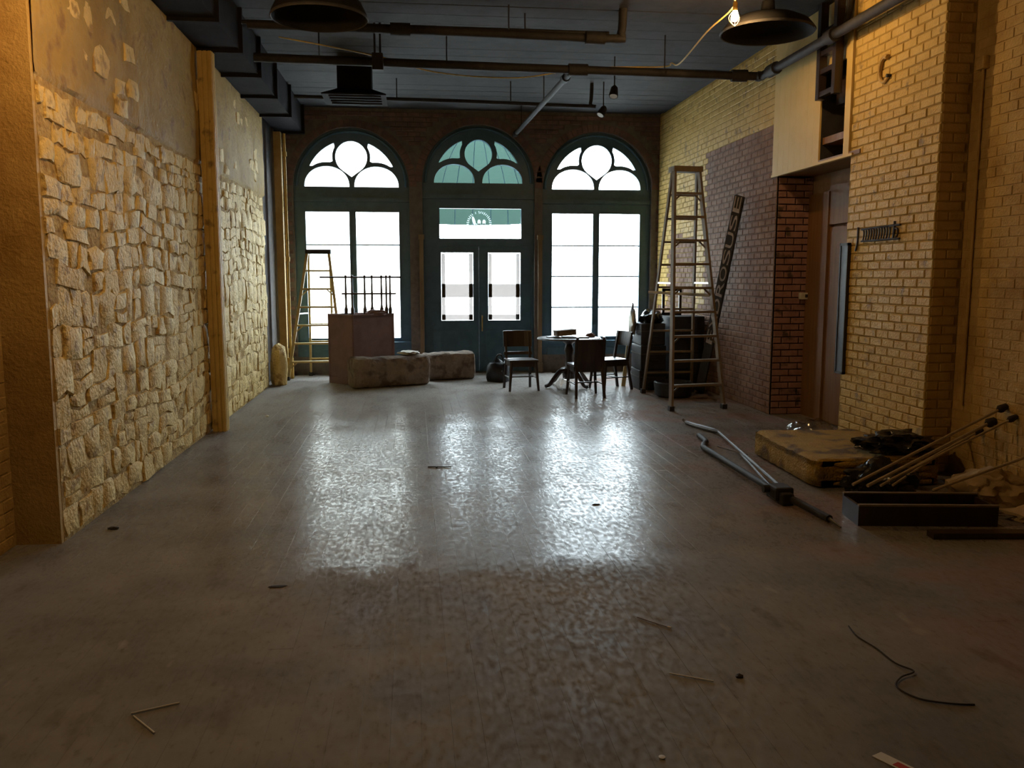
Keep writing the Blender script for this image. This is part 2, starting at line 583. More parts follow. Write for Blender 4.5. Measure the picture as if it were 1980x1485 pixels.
# ================================================================== THE SETTING
# ---- floor of painted boards
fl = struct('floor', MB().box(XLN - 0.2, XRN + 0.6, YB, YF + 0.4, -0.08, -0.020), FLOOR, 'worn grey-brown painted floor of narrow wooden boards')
PW = 0.1125
ncol = int((XRN + 0.3 - XLN) / PW) + 1
plank_cache = {}
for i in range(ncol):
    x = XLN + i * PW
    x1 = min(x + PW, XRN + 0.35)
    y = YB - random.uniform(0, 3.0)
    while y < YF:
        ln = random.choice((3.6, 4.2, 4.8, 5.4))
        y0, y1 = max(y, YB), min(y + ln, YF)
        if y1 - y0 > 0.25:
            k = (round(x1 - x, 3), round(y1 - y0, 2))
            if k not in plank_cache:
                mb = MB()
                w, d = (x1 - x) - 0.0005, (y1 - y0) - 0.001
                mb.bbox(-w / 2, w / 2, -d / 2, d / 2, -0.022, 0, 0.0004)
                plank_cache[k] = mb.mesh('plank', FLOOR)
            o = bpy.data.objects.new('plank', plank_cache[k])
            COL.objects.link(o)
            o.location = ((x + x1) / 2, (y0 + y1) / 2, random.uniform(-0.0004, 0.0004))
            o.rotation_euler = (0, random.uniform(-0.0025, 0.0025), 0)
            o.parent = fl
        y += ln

# ---- ceiling of dark boards running across the room
ce = struct('ceiling', MB().box(XLN - 0.2, XRN + 0.5, YB, YF + 0.4, ZC, ZC + 0.1), CEI, 'dark painted board ceiling')
cb = MB().box(-3.55, 3.7, -0.165, 0.165, -0.018, 0.0).mesh('ceiling_board', CEI)
n = int((YF - YB) / 0.34)
for i in range(n):
    o = bpy.data.objects.new('ceiling_board', cb)
    COL.objects.link(o)
    o.location = ((XLN + XRN) / 2, YB + 0.17 + i * 0.34, ZC - random.uniform(0, 0.006))
    o.parent = ce

# ---- left wall: whitewashed rubble below, plaster above
wl = struct('wall_left', MB().box(XL - 0.45, XL - 0.010, YLN + 0.01, 13.25, 0, ZC), STM, 'whitewashed rubble stone side wall with plaster above')
stones = []
rng = random.Random(11)
z = 0.02
while z < 2.76:
    h = rng.choice((0.07, 0.11, 0.14, 0.17, 0.20, 0.24))
    h = min(h, 2.80 - z)
    y = YLN - rng.uniform(0, 0.15)
    while y < 13.2:
        w = rng.uniform(0.12, 0.40) * (1.0 if h > 0.1 else 0.8)
        y0, y1 = max(y, YLN), min(y + w, 13.25 - 0.05 * math.sin(z * 5))
        if y1 - y0 > 0.06:
            if h > 0.15 and rng.random() < 0.25:      # split course: two thin stones
                k = rng.uniform(0.35, 0.65)
                stones.append((y0, y1, z, z + h * k))
                stones.append((y0, y1, z + h * k, z + h))
            else:
                stones.append((y0, y1, z, z + h))
        y += w
    z += h
# a few stones showing through the plaster
for k in range(38):
    y = YLN + abs(rng.gauss(0, 1.6))
    if rng.random() < 0.5:
        y = rng.uniform(9.0, 13.0)
    zz = rng.uniform(2.85, 3.75)
    w, h = rng.uniform(0.14, 0.3), rng.uniform(0.1, 0.2)
    if y + w < 13.2:
        stones.append((y, y + w, zz, zz + h))
def warp(q):
    p = Vector((0, q[1] * 0.9, q[2] * 0.9))
    k = min(1.0, q[2] * 3) if q[2] < 2.6 else 0.4
    return (q[0], max(YLN + 0.012, q[1] + 0.09 * noise.noise(p + Vector((3, 0, 0)))), max(0.004, q[2] + k * (0.10 * noise.noise(p + Vector((7, 0, 0))) + 0.03 * noise.noise(p * 4))))
def stone_geom(y0, y1, z0, z1, up=False):
    g = rng.uniform(-0.004, 0.006)
    d = rng.uniform(-0.007, 0.008) + (0.010 if up else 0.0)
    j = min(0.045, (z1 - z0) * 0.24)
    def J(a=1.0):
        return rng.uniform(-j, j) * a
    base = [(y0 + g + J(), z0 + g + J(.5)), ((y0 + y1) / 2 + J(), z0 + g + J(.7)), (y1 - g + J(), z0 + g + J(.5)), (y1 - g + J(), (z0 + z1) / 2),
            (y1 - g + J(), z1 - g + J(.5)), ((y0 + y1) / 2 + J(), z1 - g + J(.7)), (y0 + g + J(), z1 - g + J(.5)), (y0 + g + J(), (z0 + z1) / 2)]
    cy, cz = (y0 + y1) / 2, (z0 + z1) / 2
    ty, tz = rng.uniform(-0.05, 0.05), rng.uniform(-0.06, 0.06)
    vs = [(XL - 0.06, a, max(b, 0.004)) for a, b in base]
    sh = rng.uniform(0.86, 0.95)
    for sc_, dd in ((1.0, d - 0.012), (sh, d)):
        for a, b in base:
            a2, b2 = cy + (a - cy) * sc_, cz + (b - cz) * sc_
            vs.append((XL + dd + ty * (a2 - cy) + tz * (b2 - cz) + rng.uniform(-0.003, 0.003), a2, max(b2, 0.004)))
    vs.append((XL + d + 0.006, cy, cz))
    fs = []
    for q in range(8):
        k = (q + 1) % 8
        fs += [(q, k, 8 + k, 8 + q), (8 + q, 8 + k, 16 + k, 16 + q), (16 + q, 16 + k, 24)]
    return vs, fs
stones = [q for q in stones if q[2] > 2.8 or (q[1] - q[0]) * (q[3] - q[2]) > 0.022 or rng.random() < 0.66]
order = sorted(stones, key=lambda s_: (0 if in_view((XL, (s_[0] + s_[1]) / 2, (s_[2] + s_[3]) / 2)) else 1,
               -(s_[1] - s_[0]) * (s_[3] - s_[2]) / max(0.3, ((s_[0] + s_[1]) / 2)) ** 3))
rest = MB()
for i, (a, b, c, d) in enumerate(order):
    vs, fs = stone_geom(a, b, c, d, c > 2.8)
    vs = [warp(q) for q in vs]
    if i < 300:
        mb = MB().add(vs, fs)
        cen = Vector((XL, (a + b) / 2, (c + d) / 2))
        o = bpy.data.objects.new('stone', mb.mesh('stone', STO, cen, True))
        COL.objects.link(o)
        o.location = cen
        o.parent = wl
    else:
        rest.add(vs, fs)
o = rest.build('stone_rubble', STO, wl, smooth=True, local=True)
o['kind'] = 'stuff'
# plaster coat above the ledge, lumpy, with a lower ragged lip
mb = MB()
ny, nz_ = 150, 34
for iz in range(nz_ + 1):
    for iy in range(ny + 1):
        y = YLN + (13.28 - YLN) * iy / ny
        zz = 2.80 + (ZC - 2.80) * iz / nz_
        if iz == 0:
            zz += 0.03 * noise.noise(Vector((y * 2.1, 0, 1)))
        b = 0.008 + 0.014 * noise.noise(Vector((y * 1.7, zz * 1.7, 2))) + 0.010 * noise.noise(Vector((y * 6, zz * 6, 5)))
        if iz == 0:
            b = -0.03
        mb.v.append((XL + b, y, zz))
for iz in range(nz_):
    for iy in range(ny):
        a = iz * (ny + 1) + iy
        mb.f.append((a, a + ny + 1, a + ny + 2, a + 1))
mb.build('plaster_coat', PLA, wl, smooth=True, local=True)
# return and the nearer, recessed stretch of wall
w2 = struct('wall_left_near', MB().box(XLN - 0.3, XLN, YB, YLN - 0.03, 0, ZC).box(XLN - 0.3, XL - 0.012, YLN - 0.03, YLN + 0.01, 0, ZC), YELN, 'ochre painted brick wall nearest on the left, set back behind the stone wall')
cells = brick_cells(3.2, YLN - 0.03, 0, 4.36, 'a')
masonry(w2, cells, lambda u, v, n_: Vector((XLN + n_, u, v)), 'brick', {'a': YELN}, 0.004, limit=200, cham=0.003)
struct('wall_left_far', MB().box(XL - 0.45, XL - 0.10, 13.25, YF + 0.1, 0, ZC), FRM, 'dark recessed bit of side wall beside the left window')
struct('wall_back', MB().box(XLN - 0.2, XRN + 0.5, YB - 0.2, YB, 0, ZC), YELN, 'ochre painted wall behind the viewer')

# ---- right wall: brick, painted yellow with a bare red field
wr = struct('wall_right', MB().box(XR + 0.0, XR + 0.4, YA, YF + 0.1, 0, ZC), YELM, 'long brick side wall, yellow paint above and bare red brick below')
def rkey(a, b, va, vb):
    y, zz = (a + b) / 2, (va + vb) / 2
    nz1 = noise.noise(Vector((y * 1.3, zz * 1.3, 9))) * 0.22
    if zz < 3.41 and y < 12.33:
        return 'r'
    if 12.7 < y < 14.75 and zz < 2.25 + nz1 * 1.8 - max(0, y - 14.0) * 0.6:
        return 'r' if not (y > 14.2 and zz > 1.2) else 'y'
    if y < 13.0 and zz < 1.15 + nz1:
        return 'r'
    return 'y'
masonry(wr, brick_cells(YA, YF, 0, ZC, rkey), lambda u, v, n_: Vector((XR - n_, u, v)), 'brick', {'y': YEL, 'r': RED}, 0.010)
MBm = MB().box(XR - 0.004, XR + 0.01, YA, 12.33, 0, 3.41)
o = MBm.build('bare_mortar_bed', REDM, wr, local=True)
tag(o, 'greyish mortar between the bare bricks')

# ---- brick pier on the right
wp = struct('wall_right_pier', MB().box(XR, XR + 0.5, YP0, YP1, 0, ZC), YELM, 'yellow painted brick pier between the alcove and the near wall')
masonry(wp, brick_cells(YP0, YP1, 0, ZC, 'y', gap=0.009), lambda u, v, n_: Vector((XR - n_, u, v)), 'brick', {'y': YEL}, 0.007, limit=300, jit=0.003)
masonry(wp, brick_cells(XR, XRN, 0, ZC, 'y', L=0.22), lambda u, v, n_: Vector((u, YP0 - n_, v)), 'end_brick', {'y': YELN}, 0.006, limit=100)
wn_ = struct('wall_right_near', MB().box(XRN, XRN + 0.3, YB, YP0 + 0.02, 0, ZC), YELN, 'ochre painted brick wall nearest on the right')
masonry(wn_, brick_cells(3.6, YP0, 0, ZC, 'y'), lambda u, v, n_: Vector((XRN - n_, u, v)), 'brick', {'y': YELN}, 0.005, limit=240, cham=0.003)

# ---- alcove with brown door, cream boarding above
XA = 4.69
wa = struct('wall_right_alcove', MB().box(XR + 0.01, XA + 0.3, YA, YA + 0.05, 0, 2.86).box(XA, XA + 0.3, YP1 - 0.3, YA + 0.05, 0, 2.86), ALM, 'dark red brick side of the doorway alcove')
masonry(wa, brick_cells(XR + 0.01, XA, 0, 2.82, 'r', L=0.215), lambda u, v, n_: Vector((u, YA - n_, v)), 'brick', {'r': REDD}, 0.010, limit=300)
dr = thing('door_1', 'brown wooden slab door in the brick alcove', None, (XA - 0.03, 9.0, 0), kind='structure')
MB().box(XA - 0.045, XA, 8.22, 9.30, 0.01, 2.2).build('door_leaf', DOORW, dr)
MB().box(XA - 0.075, XA, 9.30, 9.42, 0, 2.6).build('door_jamb', DOORW, dr)
MB().box(XA - 0.05, XA, 9.42, 9.84, 0, 2.6).build('side_board', DOORW, dr)
MB().box(XA - 0.06, XA, 8.16, 9.30, 2.23, 2.66).build('head_panel', DOORW, dr)
mb = MB().tube([(XA - 0.05, 8.35, 1.02), (XA - 0.10, 8.35, 1.02)], 0.012).lathe([(0.0, -.03), (0.028, -.015), (0.028, .015), (0.0, .03)], (XA - 0.11, 8.35, 1.02), 12)
mb.build('door_knob', BRASS, dr, smooth=True)
hd = struct('trim_1', MB().box(XR - 0.02, XA + 0.2, YP1 - 0.2, YA + 0.12, 2.82, 2.86), DOORW, 'timber soffit over the alcove')
cl = thing('wall_right_boarding', 'cream boarded panel over the alcove with a dark gap', None, (XR, 9.3, 2.86), kind='structure')
nb = 8
for k in range(nb):
    a = 8.80 + (9.97 - 8.80) * k / nb
    b = 8.80 + (9.97 - 8.80) * (k + 1) / nb
    MB().box(XR - 0.022, XR - 0.002, a + 0.0012, b - 0.0012, 2.835, 4.40).build('board', CREAM, cl)
MB().box(XR - 0.024, XR + 0.02, 8.16, 8.27, 2.835, 4.40).build('corner_board', CREAM, cl)
MB().box(XR - 0.002, XR + 0.02, 8.27, 8.80, 3.78, 4.40).build('upper_board', CREAM, cl)
o = MB().box(XR + 0.40, XR + 0.42, 8.15, 10.0, 2.86, 4.42).box(XR, XR + 0.42, 8.80, 8.82, 2.86, 4.42).build('dark_lining', SIGNB, cl)
MB().box(XR + 0.02, XR + 0.30, 8.27, 8.80, 3.02, 3.09).build('shelf_board', DOORW, cl)
MB().box(XR + 0.10, XR + 0.25, 8.30, 8.70, 3.40, 3.66).build('inner_block', DWOOD, cl)
MB().box(XR - 0.035, XR + 0.01, YP1 - 0.08, YA + 0.12, 2.815, 2.84).build('bottom_trim', CREAM, cl)

# ---- front wall with three arched openings
def inside_opening(x, z_, m=0.0):
    for cx, zs in ((CL, ZS), (CD, ZSD), (CR_, ZS)):
        if abs(x - cx) < OPW + m:
            if z_ < zs:
                return True
            if (x - cx) ** 2 + (z_ - zs) ** 2 < (OPW + m) ** 2:
                return True
    return False
def opening_outline(cx, zs, zb=0.0, r=OPW, n_=28):
    pts = [(cx + r, zb), (cx + r, zs)]
    pts += [(cx + r * math.cos(math.pi * k / n_), zs + r * math.sin(math.pi * k / n_)) for k in range(1, n_)]
    pts += [(cx - r, zs), (cx - r, zb)]
    return pts
outer = [(XL - 0.4, -0.02), (XRN + 0.3, -0.02), (XRN + 0.3, ZC), (XL - 0.4, ZC)]
holes = [opening_outline(CL, ZS, 0.30), opening_outline(CD, ZSD, 0.01), opening_outline(CR_, ZS, 0.30)]
mbw = plate(outer, holes, lambda u, v, t: Vector((u, YF + 0.20 + t, v)), 0.36)
wf = struct('wall_front', mbw, FRM, 'dark brick street wall with three arched openings')
def fkey(a, b, va, vb):
    for x in (a, b, (a + b) / 2):
        for zz in (va, vb):
            if inside_opening(x, zz, 0.14 if zz > ZS - 0.05 else 0.0):
                return None
    return 'f'
masonry(wf, brick_cells(XL, XR, 0.0, ZC, fkey), lambda u, v, n_: Vector((u, YF + 0.02 - n_, v)), 'brick', {'f': FRB}, 0.012, limit=300)
# voussoirs round each arch
vou = MB()
for cx, zs in ((CL, ZS), (CD, ZSD), (CR_, ZS)):
    nn = 34
    for k in range(nn):
        a0, a1 = math.pi * (k + 0.06) / nn, math.pi * (k + 0.94) / nn
        pts = [(cx + r * math.cos(a), YF + 0.02, zs + r * math.sin(a)) for r, a in ((OPW + 0.005, a0), (OPW + 0.125, a0), (OPW + 0.125, a1), (OPW + 0.005, a1))]
        if max(abs(p[0] - cx) for p in pts) < 1.3:
            m_ = MB().poly(pts, (0, -0.018, 0))
            cen = Vector(pts[0])
            o = bpy.data.objects.new('arch_brick', m_.mesh('arch_brick', FRB, cen))
            COL.objects.link(o)
            o.location = cen
            o.parent = wf
# low panelled bulkheads under the two shop windows and slim pilaster strips by the door
for cx, nm in ((CL, 'left'), (CR_, 'right')):
    b = struct('trim_2' if cx < 0 else 'trim_3', MB().box(cx - OPW, cx + OPW, YF + 0.05, YF + 0.25, 0, 0.52).box(cx - OPW, cx + OPW, YF - 0.03, YF + 0.27, 0.50, 0.545), TEAL, 'dark painted sill panel under the %s shop window' % nm)
    for k in range(2):
        x0 = cx - OPW + 0.1 + k * 0.9
        MB().box(x0, x0 + 0.76, YF + 0.03, YF + 0.055, 0.10, 0.42).build('raised_panel', TEAL, b, local=True)
for i, x in enumerate((0.135, 2.165)):
    m_ = MB().box(x - 0.035, x + 0.035, YF - 0.06, YF + 0.03, 0, 2.28).box(x - 0.05, x + 0.05, YF - 0.07, YF + 0.03, 2.28, 2.36).box(x - 0.05, x + 0.05, YF - 0.07, YF + 0.03, 0, 0.16)
    struct('trim_%d' % (4 + i), m_, LADW, 'slim brown pilaster strip %s of the street doors' % ('left', 'right')[i])

# ---- fanlights, shop windows and street doors
def lobes(cx, zs, k_=0.0):
    """tracery lights; k_ thickens the bars"""
    hs = []
    for sg in (-1, 1):
        pts = []
        for k in range(0, 25):
            a = math.pi * k / 24
            pts.append((cx + sg * (0.41 + (0.368 - k_) * math.cos(a)), zs + (0.335 - k_) * math.sin(a) ** 0.9))
        hs.append(pts)
    rt_ = 0.262 - k_ * 1.2
    td = [(cx, zs + 0.485 - rt_ * 0.323 / 0.262)]
    rc, zc = rt_, zs + 0.485
    a0 = math.asin(0.262 / 0.323) if 0.262 < 0.323 else 1
    for k in range(33):
        a = -math.pi / 2 + math.acos(0.262 / 0.323) + (2 * math.pi - 2 * math.acos(0.262 / 0.323)) * k / 32
        td.append((cx + rc * math.cos(a), zc + rc * math.sin(a)))
    hs.append(td)
    for sg in (-1, 1):
        pts = []
        for k in range(13):                                  # outer arc
            a = R(26) + (R(68.5) - R(26)) * k / 12
            pts.append((cx + sg * (0.765 - k_ * 0.4) * math.cos(a), zs + (0.765 - k_ * 0.4) * math.sin(a)))
        for k in range(1, 9):                                # down beside the teardrop
            t = k / 8
            a = R(36) + (R(-12) - R(36)) * t
            pts.append((cx + sg * (0.315 * math.cos(a)) * 1.0, zs + 0.485 + 0.315 * math.sin(a)))
        for k in range(1, 9):                                # back over the lower lobe
            t = k / 9
            x = 0.31 + (0.685 - 0.31) * t
            zz = 0.335 * max(0.0, 1 - ((x - 0.41) / 0.37) ** 2) ** 0.45 + 0.068 + k_ * 0.3
            pts.append((cx + sg * x, zs + zz))
        hs.append(pts)
    return hs
YW = YF + 0.16
for wi, cx in enumerate((CL, CR_)):
    side = ('left', 'right')[wi]
    w = thing('window_%d' % (wi + 1), 'arched shop window on the %s with clover tracery over two tall panes' % side, None, (cx, YW, 0.545), kind='structure')
    zt, zb = 2.745, 0.60
    lights = [(cx - 0.785, cx - 0.045), (cx + 0.045, cx + 0.785)]
    hl = lobes(cx, ZS) + [[(a, zb), (b, zb), (b, zt), (a, zt)] for a, b in lights]
    plate(opening_outline(cx, ZS, 0.545, OPW + 0.01), hl, lambda u, v, t: Vector((u, YW + t, v)), 0.11).build('frame', TEAL, w)
    # moulded bead round the lights and the arch
    bead = MB()
    for a, b in lights:
        for (p, q) in (((a, zt), (b, zt)), ((a, zb), (b, zb)), ((a, zb), (a, zt)), ((b, zb), (b, zt))):
            bead.beam((p[0], YW - 0.06, p[1]), (q[0], YW - 0.06, q[1]), 0.022, 0.022, up=(0, 1, 0))
    bead.build('glazing_bead', TEAL, w)
    arc = [(cx + (OPW - 0.05) * math.cos(math.pi * k / 30), YW - 0.07, ZS + (OPW - 0.05) * math.sin(math.pi * k / 30)) for k in range(31)]
    MB().tube(arc, 0.025, 8).build('arch_moulding', TEAL, w, smooth=True)
    MB().box(cx - OPW, cx + OPW, YW - 0.10, YW - 0.04, 2.90, 2.97).build('transom_moulding', TEAL, w)
    for a, b in lights:
        MB().box(a - .01, b + .01, YW - 0.004, YW + 0.004, zb - .01, zt + .01).build('pane', GLASS, w)
        for zz in ((2.19,) if wi == 0 else (2.19, 1.66, 1.12)):
            MB().box(a, b, YW + 0.005, YW + 0.025, zz - 0.011, zz + 0.011).build('sash_bar', TEAL, w)
    # fan panes, one per tracery light
    for pts in lobes(cx, ZS):
        MB().poly([(u, YW - 0.004, v) for u, v in pts], (0, 0.008, 0)).build('fan_pane', GLASS, w)

# centre: fanlight + transom light + pair of doors
w = thing('window_3', 'arched fanlight and transom light above the street doors', None, (CD, YW, 2.2), kind='structure')
zt0, zt1 = 2.305, 2.81
out3 = opening_outline(CD, ZSD, 2.17, OPW + 0.01)
plate(out3, lobes(CD, ZSD, 0.022) + [[(0.45, zt0), (1.855, zt0), (1.855, zt1), (0.45, zt1)]], lambda u, v, t: Vector((u, YW + t, v)), 0.11).build('frame', TEAL, w)
arc = [(CD + (OPW - 0.05) * math.cos(math.pi * k / 30), YW - 0.07, ZSD + (OPW - 0.05) * math.sin(math.pi * k / 30)) for k in range(31)]
MB().tube(arc, 0.025, 8).build('arch_moulding', TEAL, w, smooth=True)
MB().box(CD - OPW, CD + OPW, YW - 0.10, YW - 0.04, 2.97, 3.05).build('transom_moulding', TEAL, w)
for pts in lobes(CD, ZSD, 0.022):
    MB().poly([(u, YW - 0.004, v) for u, v in pts], (0, 0.008, 0)).build('fan_pane', GLASS, w)
tp = MB().box(0.44, 1.865, YW - 0.004, YW + 0.004, zt0 - .01, zt1 + .01).build('transom_pane', GLASS, w)
# emblem on the transom glass: ring of lettering marks round a leaf and two drops
em = MB()
ex, ez, yy = 1.13, 2.555, YW - 0.012
def quad(mb, c, a, l, wd):
    ca, sa = math.cos(a), math.sin(a)
    pts = [(c[0] + ca * i * l / 2 - sa * j * wd / 2, yy, c[1] + sa * i * l / 2 + ca * j * wd / 2) for i, j in ((-1, -1), (1, -1), (1, 1), (-1, 1))]
    mb.poly(pts, (0, 0.003, 0))
for k in range(25):
    a = R(-20) + R(220) * k / 24
    if k in (13, 15):
        continue
    quad(em, (ex + 0.195 * math.cos(a), ez + 0.195 * math.sin(a)), a + R(random.uniform(-14, 14)), 0.036 if k % 3 else 0.046, 0.014)
for c, rx, rz_, rot in (((ex - 0.09, ez + 0.045), 0.026, 0.085, 0.28), ((ex - 0.0, ez + 0.03), 0.030, 0.045, 0), ((ex + 0.085, ez + 0.03), 0.030, 0.045, 0)):
    pts = []
    for k in range(16):
        a = 2 * math.pi * k / 16
        x, zz = rx * math.cos(a), rz_ * math.sin(a)
        pts.append((c[0] + x * math.cos(rot) - zz * math.sin(rot), yy, c[1] + x * math.sin(rot) + zz * math.cos(rot)))
    em.poly(pts, (0, 0.003, 0))
for x in (ex - 0.05, ex + 0.0, ex + 0.085):
    quad(em, (x, ez - 0.04), R(90), 0.09, 0.026)
tag(sub('emblem', em, DECAL, tp), 'white round emblem printed on the glass')
for sg, hx in ((-1, 'left'), (1, 'right')):
    x0, x1 = (CD - OPW + 0.035, CD - 0.001) if sg < 0 else (CD + 0.001, CD + OPW - 0.035)
    g0, g1 = (0.455, 1.035) if sg < 0 else (1.265, 1.855)
    d = thing('door_%d' % (2 if sg < 0 else 3), 'dark green %s street door leaf with a tall glass pane' % hx, None, ((x0 + x1) / 2, YW, 0.0), kind='structure')
    plate([(x0, 0.004), (x1, 0.004), (x1, 2.20), (x0, 2.20)], [[(g0, 0.885), (g1, 0.885), (g1, 2.08), (g0, 2.08)]], lambda u, v, t: Vector((u, YW + t, v)), 0.05).build('door_leaf', TEAL, d)
    MB().box(g0 - .01, g1 + .01, YW - 0.004, YW + 0.004, 0.875, 2.09).build('pane', GLASS, d)
    MB().box(x0 + 0.12, x1 - 0.12, YW - 0.035, YW - 0.024, 0.18, 0.72).build('kick_panel', TEAL, d)
    for (p, q) in (((g0, 0.885), (g1, 0.885)), ((g0, 2.08), (g1, 2.08)), ((g0, 0.885), (g0, 2.08)), ((g1, 0.885), (g1, 2.08))):
        MB().beam((p[0], YW - 0.028, p[1]), (q[0], YW - 0.028, q[1]), 0.03, 0.016, up=(0, 1, 0)).build('glazing_bead', TEAL, d)
    # paper sheets taped to the outside of the glass
    sh = MB()
    for (a, b, c, e) in ((g0 + 0.02, g0 + 0.085, 0.90, 2.05), (g1 - 0.085, g1 - 0.02, 0.90, 2.05), (g0 + 0.02, g1 - 0.01, 1.30, 1.53), (g0 + 0.02, g1 - 0.02, 0.91, 1.00)):
        sh.box(a, b, YW + 0.010, YW + 0.012, c, e)
    tag(sh.build('taped_paper', SHEET, d), 'thin pale paper strips taped to the glass')
    if sg > 0:
        o = MB().tube([(x0 + 0.05, YW - 0.03, 0.98), (x0 + 0.05, YW - 0.08, 0.98), (x0 + 0.05, YW - 0.08, 0.72), (x0 + 0.05, YW - 0.03, 0.72)], 0.012, 8).build('pull_handle', BRASS, d)
MB_ = MB().box(CD - OPW, CD - OPW + 0.045, YW - 0.05, YW + 0.06, 0, 2.17).box(CD + OPW - 0.045, CD + OPW, YW - 0.05, YW + 0.06, 0, 2.17)
struct('trim_6', MB_, TEAL, 'dark painted jambs of the street doors')

# ---- outside: pavement, road, dome awning over the door
tag(MB().box(-14, 16, YF + 0.38, YF + 4.2, -0.20, -0.03).build('pavement', GREYP, local=True), 'pale concrete pavement outside the windows', kind='structure')
tag(MB().box(-40, 42, YF + 4.2, YF + 40, -0.35, -0.17).build('road', GREYP, local=True), 'pale road outside the windows', kind='structure')
bd = thing('added_building', 'pale building added across the street to cut sky light at the left window', 'building', (-13.5, YF + 15, -0.2))  # added building: blocks sky on the left to weaken the floor glare there
MB().box(-26, -0.2, YF + 14, YF + 18, -0.2, 13).build('facade', WHT, bd)
MB().box(-26.2, 0.0, YF + 13.8, YF + 18.2, 13, 13.5).build('cornice', WHT, bd)
MB().box(-26, -0.2, YF + 13.9, YF + 14, 3.9, 4.2).build('string_course', WHT, bd)
for fx in range(8):
    for fz in range(3):
        x = -24.6 + 3.15 * fx
        wo = MB().box(x, x + 1.2, YF + 13.92, YF + 14.0, 1.0 + 4.0 * fz, 3.2 + 4.0 * fz).build('window', WHT, bd)
        sub('pane', MB().box(x + 0.1, x + 1.1, YF + 13.90, YF + 13.925, 1.1 + 4.0 * fz, 3.1 + 4.0 * fz), ALU, wo)
aw = thing('door_awning', 'green cloth dome awning over the street doors outside', 'awning', (CD, YF + 0.40, 2.62))
gor = 10
for g_ in range(gor):
    mb = MB()
    na, nb_ = 5, 12
    for ib in range(nb_ + 1):
        for ia in range(na + 1):
            a = math.pi * (g_ + ia / na) / gor
            b = math.pi / 2 * ib / nb_
            sag = 1 - 0.02 * math.sin(math.pi * ia / na)
            mb.v.append((CD + 1.12 * sag * math.cos(b) * math.cos(a), YF + 0.40 + 1.25 * sag * math.cos(b) * math.sin(a), 2.62 + 1.62 * math.sin(b)))
    for ib in range(nb_):
        for ia in range(na):
            k = ib * (na + 1) + ia
            mb.f.append((k, k + 1, k + na + 2, k + na + 1))
    mb.build('gore', AWN, aw, smooth=True)
for g_ in range(gor + 1):
    a = math.pi * g_ / gor
    MB().tube([(CD + 1.10 * math.cos(b) * math.cos(a), YF + 0.40 + 1.23 * math.cos(b) * math.sin(a), 2.62 + 1.60 * math.sin(b)) for b in [math.pi / 2 * k / 10 for k in range(11)]], 0.007, 6).build('rib', TEAL, aw)

# ================================================================== CEILING SERVICES
# duct along the left wall, flanged sections
du = thing('air_duct', 'dark flanged rectangular air duct running along the left wall top', 'duct', (-1.97, 10, 3.97))
ys = [2.0, 3.6, 5.2, 6.8, 8.4, 9.5, 10.6, 11.8, 13.1, 14.55]
for a, b in zip(ys[:-1], ys[1:]):
    MB().box(-2.18, -1.76, a + 0.02, b - 0.02, 3.98, 4.40).build('duct_section', DUCT, du)
for y in ys:
    MB().box(-2.20, -1.72, y - 0.022, y + 0.022, 3.945, 4.42).build('flange', DUCT, du)

def pipe(name, label, pts, r, m=DMET, fittings=(), group=None, hang=()):
    t = thing(name, label, 'pipe', pts[0], group=group)
    MB().tube(pts, r, 12).build('pipe_run', m, t, smooth=True)
    for a, b in fittings:
        MB().tube([a, b], r * 1.45, 12).build('coupling', m, t, smooth=True)
    for p in hang:
        MB().tube([(p[0], p[1], p[2] + r), (p[0], p[1], ZC)], 0.008, 6).build('hanger_rod', m, t)
    return t
zp = 3.97
pipe('sprinkler_pipe', 'thick dark pipe running along the right wall top and turning across the room', smoothpath([(4.06, 2.0, zp), (4.06, 6, zp), (4.06, 9.7, zp), (4.0, 9.92, zp), (3.8, 9.98, zp), (1.0, 10.0, zp + 0.03), (-1.7, 10.0, zp + 0.06)], 6), 0.048,
     fittings=[((4.06, 9.55, zp), (4.06, 9.75, zp)), ((3.70, 9.985, zp), (3.88, 9.97, zp)), ((4.06, 8.2, zp), (4.06, 8.35, zp)), ((1.78, 10.0, zp + .02), (2.0, 10.0, zp + .02))],
     hang=[(4.06, 7.0, zp), (2.9, 9.99, zp), (0.4, 10.0, zp), (-1.0, 10.0, zp)])
pipe('branch_pipe', 'dark pipe running lengthways to the street wall from the cross pipe', [(1.86, 10.02, 4.02), (1.72, 14.78, 4.02)], 0.036, fittings=[((1.845, 10.5, 4.02), (1.84, 10.62, 4.02)), ((1.73, 14.5, 4.02), (1.725, 14.62, 4.02))], hang=[(1.80, 12.0, 4.02), (1.74, 14.0, 4.02)])
pipe('cross_pipe', 'nearest dark cross pipe under the ceiling with an upturned end', smoothpath([(-1.6, 9.1, 4.13), (0.5, 9.1, 4.12), (2.05, 9.1, 4.10), (2.17, 9.1, 4.15), (2.19, 9.1, 4.41)], 5), 0.045, fittings=[((1.8, 9.1, 4.105), (2.0, 9.1, 4.10)), ((-0.2, 9.1, 4.125), (0.0, 9.1, 4.125))], hang=[(-1.0, 9.1, 4.12), (1.0, 9.1, 4.12)])
pipe('conduit_run', 'thin dark conduit across the ceiling just behind the nearest cross pipe', [(-1.7, 9.35, 4.22), (2.1, 9.35, 4.22)], 0.022, hang=[(-0.8, 9.35, 4.22), (1.2, 9.35, 4.22)])
pipe('rear_cross_pipe', 'thin dark cross pipe nearest the street wall with an upturned end', smoothpath([(-1.6, 12.5, 4.12), (0.5, 12.5, 4.11), (2.45, 12.5, 4.08), (2.55, 12.5, 4.11), (2.57, 12.5, 4.40)], 5), 0.026, hang=[(-0.2, 12.5, 4.11), (1.4, 12.5, 4.1)])

